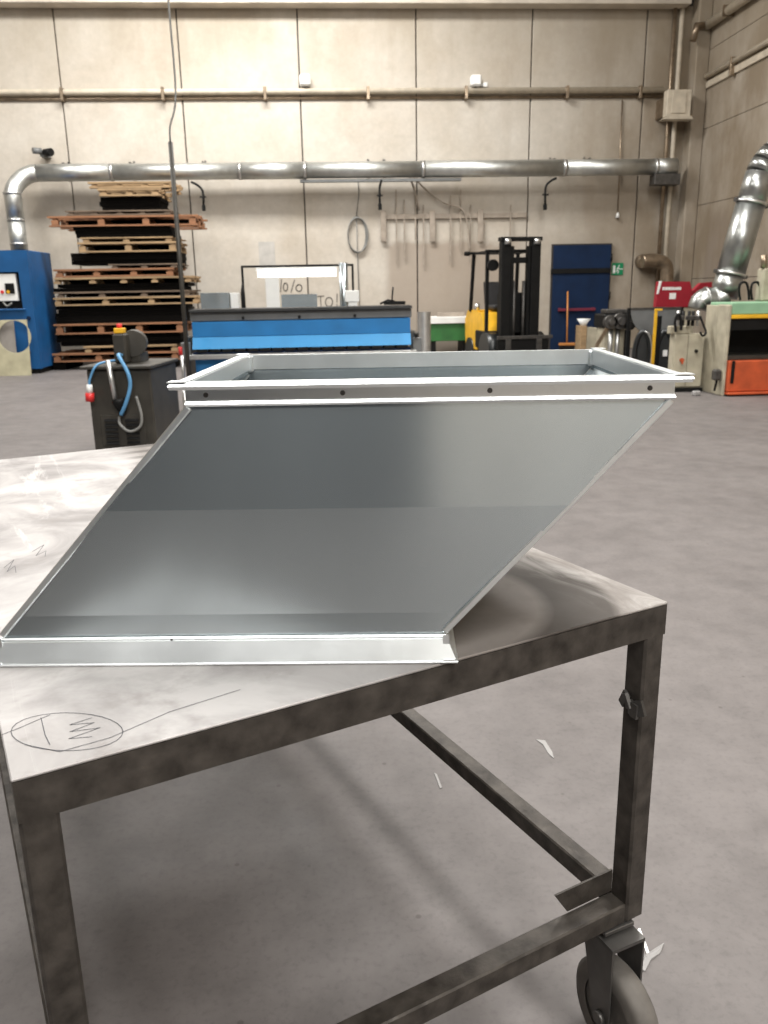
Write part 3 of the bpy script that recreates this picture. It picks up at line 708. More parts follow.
vs = [lean(*q, 0) for q in circ]+[lean(*q, 0) for q in rect]+[lean(*q, .02) for q in circ]+[lean(*q, .02) for q in rect]
fs = []
for k in range(n):
    k2 = (k+1) % n
    fs += [(k, n+k, n+k2, k2), (2*n+k, 2*n+k2, 3*n+k2, 3*n+k), (k, k2, 2*n+k2, 2*n+k), (n+k, 3*n+k, 3*n+k2, n+k2)]
tag(hb.add(vs, fs).build('cut_board', M['ply']), 'pale board with a big round hole leaning on the blue cabinet', 'board')
gb = MB(); xg = ax(13.5, 340, YB+.05)
gb.prism([(x0-.1, YB+.06, .001), (xg, YB+.06, .001), (xg, YB+.06+.11*.98, .98), (x0-.1, YB+.06+.11*.98, .98)], (0, .02, 0))
tag(gb.build('grey_board', mat('grey_board', (.24, .22, .20), .8)), 'grey board half visible through the round hole of the pale board', 'board')

# ------------------------------------------------------------------ ventilation duct along the back wall
VY, VZ, VR = WY-.45, 3.77, .165
ex = ax(22, 172, VY)
vd = thing('ventilation_duct', 'long round galvanized ventilation duct running along the back wall', 'duct', (1, VY, VZ-VR))
er = .42; xv = ex-.12
el = [V((xv+er*(1-math.cos(R(t))), VY-.35*(1-math.sin(R(t))), VZ-er+er*math.sin(R(t)))) for t in range(0, 91, 15)]
ytop = VY-.35
MB().tube([(xv, ytop, bz1+.001), (xv, ytop, VZ-er-.5)], VR, 24).build('drop_section', M['spiral'], vd)
MB().tube([(xv, ytop, VZ-er-.499), (xv, ytop, VZ-er)]+el[1:], VR, 24).build('elbow', M['spiral'], vd)
for zz in (VZ-er, VZ-er-.5, VZ-er-.95): MB().tube([(xv, ytop, zz-.02), (xv, ytop, zz+.02)], VR+.012, 24).build('collar', M['silver'], vd)
xs = [xv+er, ax(112, 170, VY), ax(240, 170, VY), ax(305, 170, VY), ax(423, 170, VY), ax(564, 170, VY), ax(655, 170, VY)]
for i, (q0, q1) in enumerate(zip(xs, xs[1:])):
    MB().tube([(q0+.001, VY, VZ), (q1-.001, VY, VZ)], VR-.006*(i % 2), 28).build('duct_section', M['spiral'], vd)
    MB().tube([(q1-.03, VY, VZ), (q1+.03, VY, VZ)], VR+.008, 28).build('collar', M['silver'], vd)
n_sp = MB()
xe = xs[-1]
MB().tube([(xe+.001, VY, VZ), (xe+.45, VY, VZ)], VR+.004, 24).build('end_section', M['spiral'], vd)
MB().bb(xe-.05, xe+.5, VY-.15, VY+.15, VZ-VR-.2, VZ-VR+.02, .01).build('end_outlet', M['caster_steel'], vd)
for px in (63, 130, 203, 369, 385, 555, 590):      # hangers to the wall
    xx = ax(px, 170, VY)
    MB().bb(xx-.015, xx+.015, VY+.02, WY-.001, VZ+VR+.002, VZ+VR+.03).bb(xx-.015, xx+.015, WY-.02, WY-.001, VZ-.1, VZ+VR+.1).build('hanger', M['caster_steel'], vd)
tr = MB().bb(ax(300, 178, VY), ax(461, 178, VY), VY-.06, VY+.06, VZ-VR-.07, VZ-VR-.016, .004)
tag(tr.build('cable_tray', M['grey']), 'flat grey cable tray slung under the middle of the ventilation duct', 'tray')
def hook(px, py0, py1, label, dx_=0.12):
    HY_ = VY-.13
    xx = ax(px, py1, HY_); z0, z1 = az(px, py1, HY_), VZ-VR-.10
    t = thing('hook_arm', label, 'bracket', (xx, HY_, z0), 0, 'black hook arms under the ventilation duct')
    MB().tube([(xx-dx_, HY_, z1+.05), (xx-dx_*.5, HY_, z1), (xx, HY_, z1-.12), (xx, HY_, z0+.12)], .024, 8, smooth_path=3).build('arm', M['black'], t)
    MB().bb(xx-.035, xx+.035, HY_-.04, HY_+.04, z0, z0+.119, .01).build('weight', M['black'], t)
    MB().bb(xx-.06, xx+.06, HY_-.03, HY_+.03, (z0+z1)/2, (z0+z1)/2+.03).build('clip', M['black'], t)
hook(204, 178, 211, 'black hook arm hanging from the duct just right of the pallet stack', .22)
hook(380, 178.5, 210, 'black hook arm hanging from the duct right of the wall cable coil', -.05)
hook(545, 178, 210, 'black hook arm hanging from the duct above the blue door', -.22)
# coil of cable on the wall
cc = thing('cable_coil', 'oval coil of grey cable hanging on the back wall', 'cable', (ax(357, 250, WY), WY-.05, az(357, 252, WY)))
c0_ = at(357, 235, WY-.05)
for k in range(3):
    ry, rx = .37-.012*k, .21+.014*k-.02
    MB().tube([(c0_.x+rx*math.cos(R(t))+.01*k, WY-.03-.024*k, c0_.z+ry*math.sin(R(t))) for t in range(0, 360, 15)], .0115, 6, closed=True).build('loop', M['cable_grey'], cc)
tp_ = at(357, 178, WY-.05)
MB().tube([(tp_.x+.02, WY-.03, tp_.z), (c0_.x+.06, WY-.03, c0_.z+.8), (c0_.x, WY-.03, c0_.z+.37)], .010, 6).build('lead_up', M['cable_grey'], cc)
MB().tube([(c0_.x, WY-.03, c0_.z+.37), (c0_.x, WY-.03, c0_.z-.37), (c0_.x+.02, WY-.03, .6)], .010, 6).build('lead_down', M['cable_grey'], cc)
# tool rail
M['rail'] = mat('grimy_rail', (.34, .29, .24), .7, .2, .2, 6)
rl = thing('tool_rail', 'long grimy tool rail with thin hanging rods on the back wall', 'rack', (ax(450, 215, WY), WY-.05, az(450, 219, WY)))
rz = az(450, 216, WY-.05)
MB().bb(ax(381, 215, WY), ax(526, 215, WY), WY-.06, WY-.001, rz-.05, rz+.05, .004).build('rail', M['rail'], rl)
for px in (383, 432, 480):
    xx = ax(px, 215, WY); MB().bb(xx-.06, xx+.06, WY-.09, WY-.061, az(px, 242, WY), rz+.12, .006).build('holder', M['rail'], rl)
for px, y0, y1 in ((396, 190, 262), (404, 200, 258), (415, 196, 240), (423, 205, 265), (450, 196, 262), (460, 190, 250), (470, 205, 262), (510, 205, 236)):
    xx = ax(px, 215, WY); MB().bb(xx-.014, xx+.014, WY-.082, WY-.061, az(px, y1, WY), az(px, y0, WY)).build('rod', M['rail'], rl)
tag(MB().tube([wallpt(412, 177)+V((0, -.12, 0)), wallpt(425, 190)+V((0, -.12, 0)), wallpt(442, 203)+V((0, -.12, 0)), wallpt(460, 209)+V((0, -.12, 0)), wallpt(466, 222)+V((0, -.12, 0)), wallpt(469, 252)+V((0, -.12, 0))], .016, 6, smooth_path=5).build('slack_cable', M['rail']), 'slack brown cable sweeping from the duct past the tool rail', 'cable')
tag(MB().tube([wallpt(409, 178)+V((0, -.18, 0)), wallpt(415, 195)+V((0, -.18, 0)), wallpt(418, 211)+V((0, -.18, 0))], .02, 6).build('short_hose', M['rail']), 'short brown hose end hanging from the duct above the tool rail', 'hose')
q = at(267, 254, WY); tag(MB().bb(q.x-.17, q.x+.17, WY-.012, WY-.001, q.z-.24, q.z+.25).build('wall_sheet', M['grey']), 'small grey sheet fixed to the back wall above the lit tube', 'sheet')
bpy.data.objects['wall_sheet'].data.materials[0] = mat('faded_sheet', (.42, .40, .37), .8)

# conduit high on the wall
CZ, CY = 5.31, WY-.10
cn = thing('conduit_pipe', 'pale horizontal conduit pipe high on the back wall', 'pipe', (0, CY, CZ-.06))
MB().tube([(-15.5, CY, CZ), (ax(664, 92, CY), CY, CZ)], .058, 14).build('pipe', M['beige'], cn)
MB().tube([(-15.5, WY-.03, CZ-.11), (ax(664, 92, CY), WY-.03, CZ-.11)], .028, 10).build('lower_pipe', M['rustpipe'], cn)
for px in (62, 163, 265, 368, 466, 567, 640):
    xx = ax(px, 92, CY); MB().bb(xx-.03, xx+.03, CY-.075, WY-.001, CZ-.16, CZ+.08, .004).build('clamp', M['rustpipe'], cn)
def lampbox(px, py, label, name, m, side=0):
    q = at(px, py, WY-.15)
    t = thing(name, label, 'fixture', (q.x, WY-.1, q.z-.14), 0, None)
    MB().bb(q.x-.11, q.x+.11, WY-.22, WY-.02, q.z-.10, q.z+.11, .03).build('housing', m, t)
    MB().bb(q.x-.03, q.x+.03, WY-.12, WY-.001, q.z-.2, q.z-.101).build('bracket', M['caster_steel'], t)
    if side: MB().bb(q.x+.15, q.x+.24, WY-.16, WY-.05, q.z-.11, q.z-.02, .01).bb(q.x+.111, q.x+.149, WY-.12, WY-.09, q.z-.08, q.z-.05).build('side_sensor', m, t)
lampbox(305, 80.5, 'small white square fixture above the conduit left of centre', 'wall_fixture', M['white'])
lampbox(476, 81, 'small white fixture with a side sensor above the conduit right of centre', 'wall_fixture', M['white'], 1)
lt = thing('spotlight', 'small dark twin spotlight on the wall above the left duct elbow', 'fixture', at(42, 156, VY))
q = at(42, 153, WY-.3)
MB().cyl((q.x-.16, WY-.35, q.z+.04), (q.x-.02, WY-.25, q.z+.04), .06, 12).build('lamp_head', M['grey'], lt)
MB().cyl((q.x+.20, WY-.35, q.z+.01), (q.x+.05, WY-.25, q.z+.01), .075, 12).build('lamp_head', M['black'], lt)
MB().bb(q.x-.06, q.x+.08, WY-.26, WY-.001, q.z-.06, q.z+.02).build('bracket', M['grey'], lt)

# corner box, corner pipes and the pipes along the right wall
cbx = thing('corner_box', 'beige sheet metal box with flared base high in the right corner', 'box', at(676, 120, WY-.4))
q0, q1 = at(667, 90, WY-.55), at(690, 120, WY-.55)
MB().bb(q0.x, q1.x-.02, WY-.60, WY-.40, q1.z+.06, q0.z, .01).build('body', M['beige'], cbx)
MB().prism([(q0.x-.09, WY-.66, q1.z), (q1.x+.02, WY-.66, q1.z), (q1.x-.02, WY-.66, q1.z+.059), (q0.x, WY-.66, q1.z+.059)], (0, .25, 0)).build('flared_base', M['beige'], cbx)
MB().bb(q0.x+.1, q1.x-.14, WY-.62, WY-.601, q1.z+.12, q0.z-.03, .004).build('cover', M['beige'], cbx)
MB().bb(q0.x+.002, q0.x+.05, WY-.399, WY-.001, q1.z+.1, q0.z-.1).build('mount', M['rustpipe'], cbx)
for k, px in enumerate((673, 680)):
    xx = ax(px, 60, WY-.1)-.01
    tag(MB().cyl((xx, WY-.07, .001), (xx, WY-.07, CEIL), .05 if k else .04, 10).build('corner_pipe', M['rustpipe'] if k == 0 else M['beige']),
        ('thin dark downpipe in the right corner of the hall', 'pale downpipe beside the dark one in the right corner')[k], 'pipe')
def rw(px, py, X=WX-.1):
    d = fw+(px-384)/F_PX*rt-(py-512)/F_PX*up; return V((0, 0, EYE))+d*(X/d.x)
q0 = rw(690, 38); q1 = rw(745, 0); dd = (q1-q0)
def yq(qa, qb, Y, X): t = (Y-qa.y)/(qb.y-qa.y); return V((X, Y, qa.z+(qb.z-qa.z)*t))
up_ = thing('roof_pipe', 'upper pipe running along the right wall under the roof', 'pipe', (WX-.12, 12, q0.z-.1))
zp = q0.z
MB().tube([(WX-.12, WY-.42, zp), (WX-.12, 4, zp)], .085, 14).build('pipe', M['beige'], up_)
MB().tube([(WX-.12, WY-.42, zp), (WX-.36, WY-.47, zp-.02), (WX-.42, WY-.47, zp-.3)], .07, 12).build('bend', M['rustpipe'], up_)
for yy in (17.2, 15.2, 13, 11): MB().bb(WX-.22, WX-.001, yy-.02, yy+.02, zp-.1, zp+.1).build('clamp', M['rustpipe'], up_)
lp_ = thing('side_conduit', 'lower conduit with clamps running along the right wall', 'pipe', (WX-.06, 12, 5.2))
zp2 = rw(730, 62).z
MB().tube([(WX-.06, WY-.4, zp2), (WX-.06, 4, zp2)], .05, 12).build('pipe', M['beige'], lp_)
MB().bb(WX-.05, WX-.001, 4, WY-.4, zp2-.22, zp2-.10, .004).build('tray', M['beige'], lp_)
for yy in (16.9, 14.6, 12.2): MB().bb(WX-.13, WX-.001, yy-.03, yy+.03, zp2-.26, zp2+.07, .004).build('clamp', M['rustpipe'], lp_)
hc = thing('pull_cord', 'thin cord with a small end weight hanging on the right part of the back wall', 'cord', at(616, 217, WY-.05))
q0 = wallpt(622, 97); q1 = wallpt(617, 213)
MB().tube([V((q0.x, WY-.03, CZ-.175)), q1+V((0, -.05, 0))], .014, 6).build('cord', M['rustpipe'], hc)
MB().cyl(q1+V((0, -.05, -.1)), q1+V((0, -.05, .0)), .045, 10, .02).build('end_weight', M['white'], hc)

# ------------------------------------------------------------------ blue door, exit sign, broom
dr = MB(); dx0, dx1 = ax(552, 300, WY-.08), ax(608.3, 300, WY-.08); dz = 2.25
dr = struct('door_1', MB().bb(dx0, dx1, WY-.10, WY-.002, .005, dz, .006), M['navy'])
MB().bb(dx0-.06, dx1+.01, WY-.13, WY-.101, az(580, 272, WY)-.03, az(580, 268.5, WY), .004).build('strap_bar', M['black'], dr)
pb = MB().bb(ax(556, 311, WY), ax(593, 311, WY), WY-.19, WY-.14, .86, .92, .008)
for px in (558, 591): pb.bb(ax(px, 311, WY)-.03, ax(px, 311, WY)+.03, WY-.139, WY-.101, .85, .93)
tag(pb.build('panic_bar', mat('dark_red_bar', (.14, .012, .03), .5), dr), 'dark red panic bar')
for zz in (.35, 1.1, 1.9): 
    MB().cyl((dx1+.02, WY-.08, zz), (dx1+.02, WY-.08, zz+.16), .025, 8).build('hinge', M['black'], dr)
MB().bb(dx0-.03, dx0-.002, WY-.06, WY-.002, 0, dz+.03).bb(dx1+.002, dx1+.03, WY-.06, WY-.002, 0, dz+.03).bb(dx0, dx1, WY-.06, WY-.002, dz+.002, dz+.03).build('door_frame', M['dark'], dr)
es_ = thing('exit_sign', 'green emergency exit sign with a white running figure beside the blue door', 'sign', at(617, 275, WY))
q0, q1 = at(612, 263, WY), at(622.5, 275, WY)
sw, sh = q1.x-q0.x, q0.z-q1.z
MB().bb(q0.x, q1.x, WY-.02, WY-.001, q1.z, q0.z, .003).build('plate', M['exit'], es_)
def sg(u, v): return V((q0.x+sw*u, WY-.0215, q1.z+sh*v))
pc = MB()
pc.prism([sg(.08, .15), sg(.30, .15), sg(.30, .8), sg(.08, .8)], (0, .001, 0))
pc.tube([sg(.62, .76)+V((0, .001, 0)), sg(.62, .76)-V((0, .001, 0))], sw*.06, 10)
ribbon(pc, [sg(.57, .66), sg(.50, .45), sg(.60, .32), sg(.52, .15)], sw*.07, (0, -1, 0), .001)
ribbon(pc, [sg(.50, .45), sg(.42, .30), sg(.34, .30)], sw*.07, (0, -1, 0), .001)
ribbon(pc, [sg(.42, .52), sg(.55, .64), sg(.68, .50)], sw*.06, (0, -1, 0), .001)
ribbon(pc, [sg(.95, .5), sg(.74, .5)], sw*.06, (0, -1, 0), .001)
tag(pc.build('pictogram', M['white'], es_), 'white running figure by a doorway')
br = thing('broom', 'broom with a long orange handle leaning on the blue door', 'broom', (ax(565, 350, WY-.3), WY-.35, 0))
bx = ax(566, 350, WY-.35)
MB().cyl((bx, WY-.4, .19), (bx+.03, WY-.2, 1.28), .018, 8).build('handle', M['wood'], br)
MB().bb(bx-.18, bx+.18, WY-.44, WY-.37, .13, .19, .01).build('head', M['wood'], br)
MB().bb(bx-.17, bx+.17, WY-.43, WY-.38, 0, .129).build('bristles', M['black'], br)
q = at(524, 292, WY)
tag(MB().bb(q.x-.06, q.x+.06, WY-.06, WY-.001, q.z-.09, q.z+.09, .01).build('wall_switch', M['rustpipe']), 'small brown switch on the wall left of the blue door', 'switch')

# pedestal with white bowl
YP = 14.6
pd = thing('pedestal', 'pale wooden pedestal box in front of the blue door', 'stand', (ax(588, 345, YP), YP+.2, 0))
MB().bb(ax(581, 340, YP), ax(586.5, 340, YP), YP, YP+.35, 0, az(584, 326, YP), .005).build('side_board', M['wood_pale'], pd)
MB().bb(ax(587, 340, YP), ax(597, 340, YP), YP+.02, YP+.37, 0, az(590, 328, YP), .005).build('front_board', M['cream'], pd)
bq = at(585.5, 326, YP)
bw = MB(); 
bw.tube([(bq.x, YP+.12, bq.z+.003), (bq.x, YP+.12, bq.z+.03), (bq.x, YP+.12, bq.z+.12)], [.05, .06, .12], 18)
tag(bw.build('white_bowl', M['white']), 'white bowl on top of the pale pedestal near the blue door', 'bowl')

# ------------------------------------------------------------------ forklift
fkx, fky = 3.40, 14.9
ft = thing('forklift', 'yellow forklift truck with a tall black mast parked by the back wall', 'forklift', (fkx, fky, 0), 8)
def B(name, *a_, m='black', par=None, **k): return MB().bb(*a_, **k).build(name, M[m], par or ft, True)
H2 = 2.17
for sx in (-1, 1):
    B('mast_rail', sx*.275-.085, sx*.275+.085, -.05, .12, .12, H2, bev=.01)
    B('inner_rail', sx*.155-.03, sx*.155+.03, -.02, .09, .14, H2-.08, bev=.006)
    B('front_post', sx*.46-.03, sx*.46+.03, .42, .48, .62, 2.0, bev=.006)
    MB().bar((sx*.46, 1.42, .95), (sx*.44, 1.30, 2.0), .06, .06, bev=.006).build('rear_post', M['black'], ft, True)
    MB().cyl((sx*.44-.11, .32, .30), (sx*.44+.11, .32, .30), .30, 22).build('front_wheel', M['hose'], ft, True)
    MB().cyl((sx*.40-.08, 1.45, .23), (sx*.40+.08, 1.45, .23), .23, 20).build('rear_wheel', M['hose'], ft, True)
    MB().cyl((sx*.09, .05, .15), (sx*.09, .05, 1.5), .03, 10).build('lift_cylinder', M['caster_steel'], ft, True)
B('mast_crown', -.38, .38, -.06, .13, H2+.001, H2+.07, bev=.01)
B('mast_crossbar', -.12, .12, 0, .08, 1.80, 1.90, bev=.01)
for sx in (-1, 1):
    MB().cyl((sx*.27-.05, -.07, H2-.01), (sx*.27+.05, -.07, H2-.01), .05, 12).build('chain_pulley', M['silver'], ft, True)
B('carriage', -.46, .50, -.20, -.06, .16, .50, bev=.01)
B('carriage_bar', -.48, .56, -.23, -.19, .50, .56, m='caster_steel', bev=.006)
for sx in (-.28, .30):
    MB().bb(sx-.05, sx+.05, -.25, -.205, .05, .50, .004).bb(sx-.05, sx+.05, -1.0, -.251, .05, .085, .004).build('fork', M['caster_steel'], ft, True)
MB().bb(-.50, .50, .36, 1.0, .30, .62, .02).build('chassis', M['black'], ft, True)
MB().prism([(-.45, 1.001, .25), (-.45, 1.75, .25), (-.45, 1.8, .80), (-.45, 1.62, .98), (-.45, 1.001, .98)], (.9, 0, 0)).build('counterweight', M['yellow'], ft, True)
MB().prism([(-.48, .50, .621), (-.48, .999, .621), (-.48, .999, .95), (-.48, .72, .95)], (.96, 0, 0)).build('side_cowl', M['yellow'], ft, True)
MB().bb(-.30, .30, .16, .36, .58, 1.30, .02).build('dashboard', M['black'], ft, True)
MB().bb(-.22, .22, .78, 1.25, .981, 1.08, .03).build('seat', M['glass_grey'], ft, True)
MB().prism([(-.22, 1.18, 1.081), (-.22, 1.30, 1.081), (-.22, 1.38, 1.5), (-.22, 1.30, 1.5)], (.44, 0, 0)).build('seat_back', M['glass_grey'], ft, True)
MB().tube([(.0+.19*math.cos(R(t)), .42+.06*math.sin(R(t)), 1.18+.17*math.sin(R(t))) for t in range(0, 360, 20)], .018, 8, closed=True).build('steering_wheel', M['black'], ft, True)
gr = B('overhead_guard', -.50, .50, .40, .47, 2.001, 2.05, bev=.006)
for k in range(6): B('guard_slat', -.48+.18*k, -.43+.18*k, .471, 1.30, 2.005, 2.035, par=gr)
B('guard_rear', -.50, .50, 1.301, 1.37, 2.001, 2.05, par=gr)
MB().cyl((-.40, .36, 1.78), (-.40, .28, 1.78), .10, 16).build('work_lamp', M['black'], ft, True)
MB().bb(-.62, -.50, 1.30, 1.38, 1.98, 2.06, .02).build('rear_lamp', M['black'], ft, True)
MB().cyl((-.40, 1.2, .981), (-.40, 1.2, 1.10), .05, 12).build('gas_cap', M['silver'], ft, True)

# green bench and steel roll left of the forklift
GY = 17.35
gbn = thing('green_bench', 'low green bench with a pale grey top between folding machine and forklift', 'bench', (2.2, GY+.4, 0))
x0, x1 = ax(431, 330, GY), ax(471, 330, GY); zt = az(450, 317, GY)
MB().bb(x0-.05, x1, GY-.02, GY+.8, zt-.13, zt, .006).build('bench_top', M['white'], gbn)
MB().bb(x0, x1-.05, GY+.02, GY+.75, az(450, 341, GY), zt-.131, .006).build('drawer_body', M['green'], gbn)
for xx in (x0+.06, x1-.12): MB().bb(xx-.05, xx+.05, GY+.05, GY+.7, 0, az(450, 341, GY)-.001).build('leg', M['black'], gbn)
tag(MB().bb(ax(440, 314, GY), ax(467, 314, GY), GY+.3, GY+.5, zt+.001, az(450, 313, GY), .004).build('flat_bar', M['rail']), 'brown flat bar lying on the green bench', 'bar')
ry = 13.2; q = at(424, 312, ry)
MBr = MB().tube([(q.x, ry, .001), (q.x, ry, q.z)], .105, 26, caps=False).tube([(q.x, ry, .001), (q.x, ry, q.z-.002)], .095, 26, caps=False).tube([(q.x+.004, ry, .001), (q.x+.004, ry, q.z-.004)], .08, 26, caps=False)
tag(MBr.build('sheet_roll', M['silver']), 'upright roll of bare metal sheet at the right end of the folding machine', 'roll')

# ------------------------------------------------------------------ dark machine, semicircular guard, hose reels, striped post
DY = 12.6
dm = thing('seaming_machine', 'black seaming machine with round heads left of the yellow post', 'machine', (ax(618, 350, DY), DY+.3, 0))
def dz_(py): return az(620, py, DY)
MB().bb(ax(606, 330, DY), ax(626, 330, DY), DY+.05, DY+.45, .05, dz_(328), .01).build('pedestal', M['cream'], dm)
MB().bb(ax(601, 340, DY), ax(632, 340, DY), DY, DY+.55, 0, .049).build('base', M['black'], dm)
MB().bb(ax(604, 320, DY), ax(634, 320, DY), DY+.0, DY+.5, dz_(327.6), dz_(314), .02).build('gear_head', M['black'], dm)
MB().bb(ax(609, 311, DY), ax(630, 311, DY), DY+.1, DY+.4, dz_(313.7), dz_(309.5), .01).build('head_cap', M['caster_steel'], dm)
for px, py, r_ in ((609, 322, .10), (619, 321, .12), (628, 324, .09)):
    q = at(px, py, DY); MB().cyl((q.x, DY-.001, q.z), (q.x, DY-.10, q.z), r_, 18).cyl((q.x, DY-.10, q.z), (q.x, DY-.16, q.z), r_*.5, 14).build('roller', M['caster_steel'], dm)
MB().bar(at(607, 328, DY-.03), at(596, 347, DY-.03), .05, .05).build('lever', M['rustpipe'], dm)
for px in (611, 618): 
    q = at(px, 335, DY); MB().cyl((q.x, DY+.02, .2), (q.x, DY+.02, dz_(329)), .035, 10).build('column', M['silver'], dm)
MB().bb(ax(627, 340, DY), ax(633, 340, DY), DY+.1, DY+.3, .05, dz_(331), .01).build('motor_case', M['black'], dm)
HY = 12.3
sc_ = thing('round_table_guard', 'grey half round metal plate above the two hose reels', 'guard', (ax(656, 335, HY), HY, az(656, 335, HY)))
cx_ = ax(656, 310, HY); zt = az(656, 309.5, HY); rr_ = ax(681, 310, HY)-cx_
hp = [(cx_+rr_*math.cos(R(t)), HY, zt+rr_*.98*math.sin(R(t))) for t in range(180, 361, 10)]
MB().prism(hp, (0, .03, 0)).build('plate', M['grey'], sc_)
MB().bb(cx_-rr_, cx_+rr_, HY-.01, HY+.06, zt+.001, zt+.03).build('rim', M['caster_steel'], sc_)
for sx in (-1, 1): MB().bb(cx_+sx*(rr_+.02)-.02, cx_+sx*(rr_+.02)+.02, HY, HY+.05, .001, zt+.03).build('support', M['black'], sc_)
zr = .43
for k, (px, lab) in enumerate(((642.5, 'black hose reel with pale rim, left of the yellow striped post'), (664.5, 'black hose reel with pale rim, right of the yellow striped post'))):
    t = thing('hose_reel', lab, 'reel', (ax(px, 350, HY-.15), HY-.15, 0))
    xc = ax(px, 350, HY-.15)
    A1 = V((.62, -.2, 0)).normalized(); 
    MB().tube([V((xc, HY-.15, .385))+A1*(.11*math.cos(R(t)))+V((0, 0, .34*math.sin(R(t)))) for t in range(0, 360, 15)], .04, 8, closed=True).build('outer_hose', M['hose'], t)
    MB().tube([V((xc+.01, HY-.195, .385))+A1*(.11*math.cos(R(t)))+V((0, 0, .34*math.sin(R(t)))) for t in range(-75, 100, 12)], .014, 6).build('rim_strip', M['silver'], t)
    MB().prism([V((xc, HY-.16, .385))+A1*(.10*math.cos(R(t)))+V((0, 0, .33*math.sin(R(t)))) for t in range(0, 360, 15)], (0, .02, 0)).build('disc', M['hose'], t)
    if k: MB().bb(xc-.03, xc+.03, HY-.19, HY-.162, .36, .45).build('sticker', M['white'], t)
YY = 11.7
yp = thing('striped_post', 'slim yellow and black post standing in front of the hose reels', 'post', (ax(657, 360, YY), YY, 0))
xa, xb, xc = ax(653, 340, YY), ax(655.8, 340, YY), ax(660.5, 340, YY); zt = az(656, 311, YY)
MB().bb(xa, xb, YY, YY+.02, .013, zt, .002).build('yellow_half', M['yellow'], yp)
MB().bb(xb+.001, xc, YY, YY+.02, .013, zt-.07, .002).build('black_half', M['black'], yp)
MB().bb(xa-.08, xc+.08, YY-.06, YY+.12, 0, .012).build('base_plate', M['black'], yp)
MB().bb(xa, xc, YY-.005, YY+.025, zt+.001, zt+.03, .004).build('cap', M['yellow'], yp)

# red hooded box
RY = 13.0
rb = thing('red_machine_hood', 'red sloped hood with white lettering and a label behind the hose reels', 'machine', (ax(676, 330, RY), RY+.3, 0))
MB().prism([at(659, 281.5, RY), at(690, 281.5, RY), at(696, 307, RY), at(656, 307, RY)], (0, .12, 0)).build('hood', M['red'], rb)
MB().bb(ax(660, 330, RY), ax(694, 330, RY), RY+.02, RY+.15, 0, az(676, 307.3, RY), .01).build('pedestal', M['cream'], rb)
MB().prism([at(693, 291, RY+.1), at(701, 283, RY+.1), at(712, 282, RY+.1), at(712, 289, RY+.1), at(698, 300, RY+.1)], (0, .1, 0)).build('side_arm', M['red'], rb)
lx = 662.5
lt_ = MB()
for wd in (1.6, .9, 1.3, .7, 1.8, 1.1, 1.5, .9, 1.4, 1.2, 1.6):
    q0 = at(lx, 287, RY); q1 = at(lx+wd*.92, 290, RY)
    lt_.bb(q0.x, q1.x, RY-.006, RY-.001, q1.z, q0.z); lx += wd+.45
tag(lt_.build('lettering', M['white'], rb), 'small blurred white lettering')
q0 = at(669.5, 293, RY); q1 = at(675.5, 299, RY)
MB().bb(q0.x, q1.x, RY-.006, RY-.001, q1.z, q0.z).build('label_plate', M['white'], rb)
MB().prism([at(659, 281, RY-.01), at(656.5, 294, RY-.01), at(658, 294, RY-.01), at(661.5, 281, RY-.01)], (0, -.02, 0)).build('edge_strip', M['white'], rb)
# brown elbow pipe in the corner
bp_ = thing('elbow_pipe', 'short brown steel elbow pipe coming out of the back wall in the corner', 'pipe', at(668, 295, WY-.35))
q = at(648, 261, WY-.4)
MB().tube([(q.x, WY-.006, q.z), (q.x, WY-.25, q.z)], .15, 18).build('wall_stub', M['rustpipe'], bp_)
q2 = at(668, 262, WY-.4)
MB().tube([(q.x-.14, WY-.42, q.z), (q2.x-.30, WY-.42, q.z+.01), (q2.x-.10, WY-.42, q.z-.06), (q2.x-.02, WY-.42, q.z-.25), (q2.x, WY-.42, .9)], .145, 18, smooth_path=5).build('elbow', M['rustpipe'], bp_)

# ------------------------------------------------------------------ beige control cabinets
CYb = 10.75
kb = thing('control_cabinet', 'beige twin door control cabinet left of the orange machine', 'cabinet', (ax(690, 390, CYb), CYb+.3, 0))
x0, x1, x2 = ax(673, 365, CYb), ax(686.5, 365, CYb), ax(702.5, 365, CYb); zc = az(688, 334, CYb)
MB().bb(x0, x2, CYb+.02, CYb+.17, .05, zc, .008).build('body', M['cream'], kb)
d1 = MB().bb(x0+.005, x1-.004, CYb, CYb+.0195, .07, zc-.015, .004).build('door', M['cream'], kb)
d2 = MB().bb(x1+.004, x2-.005, CYb, CYb+.0195, .07, zc-.015, .004).build('door', M['cream'], kb)
MB().bb(x0-.02, x2+.02, CYb-.01, CYb+.16, 0, .049).build('plinth', M['black'], kb)
q = at(681.5, 360, CYb); MB().cyl((q.x, CYb-.001, q.z), (q.x, CYb-.03, q.z), .028, 10).bb(q.x-.012, q.x+.012, CYb-.035, CYb-.03, q.z-.05, q.z+.02).build('orange_switch', M['orange'], d1)
q = at(696, 351, CYb); MB().cyl((q.x, CYb-.001, q.z), (q.x, CYb-.025, q.z), .022, 10).build('knob', M['black'], d2)
CYv = CYb-.26
kv = thing('valve_block', 'cluster of dark valves and hoses on top of the beige cabinet', 'valves', (ax(692, 333, CYv+.2), CYv+.3, zc))
MB().bb(ax(680, 330, CYv), ax(701, 330, CYv), CYv+.30, CYv+.42, zc+.001, az(688, 327, CYv), .01).build('block', M['cream'], kv)
for px in (679, 684, 690, 694, 699):
    q = at(px, 326, CYv+.2)
    MB().cyl((q.x, CYv+.25, q.z), (q.x, CYv+.25, az(px, 311, CYv+.2)), .022, 8).build('valve_stem', M['silver'] if px % 2 else M['black'], kv)
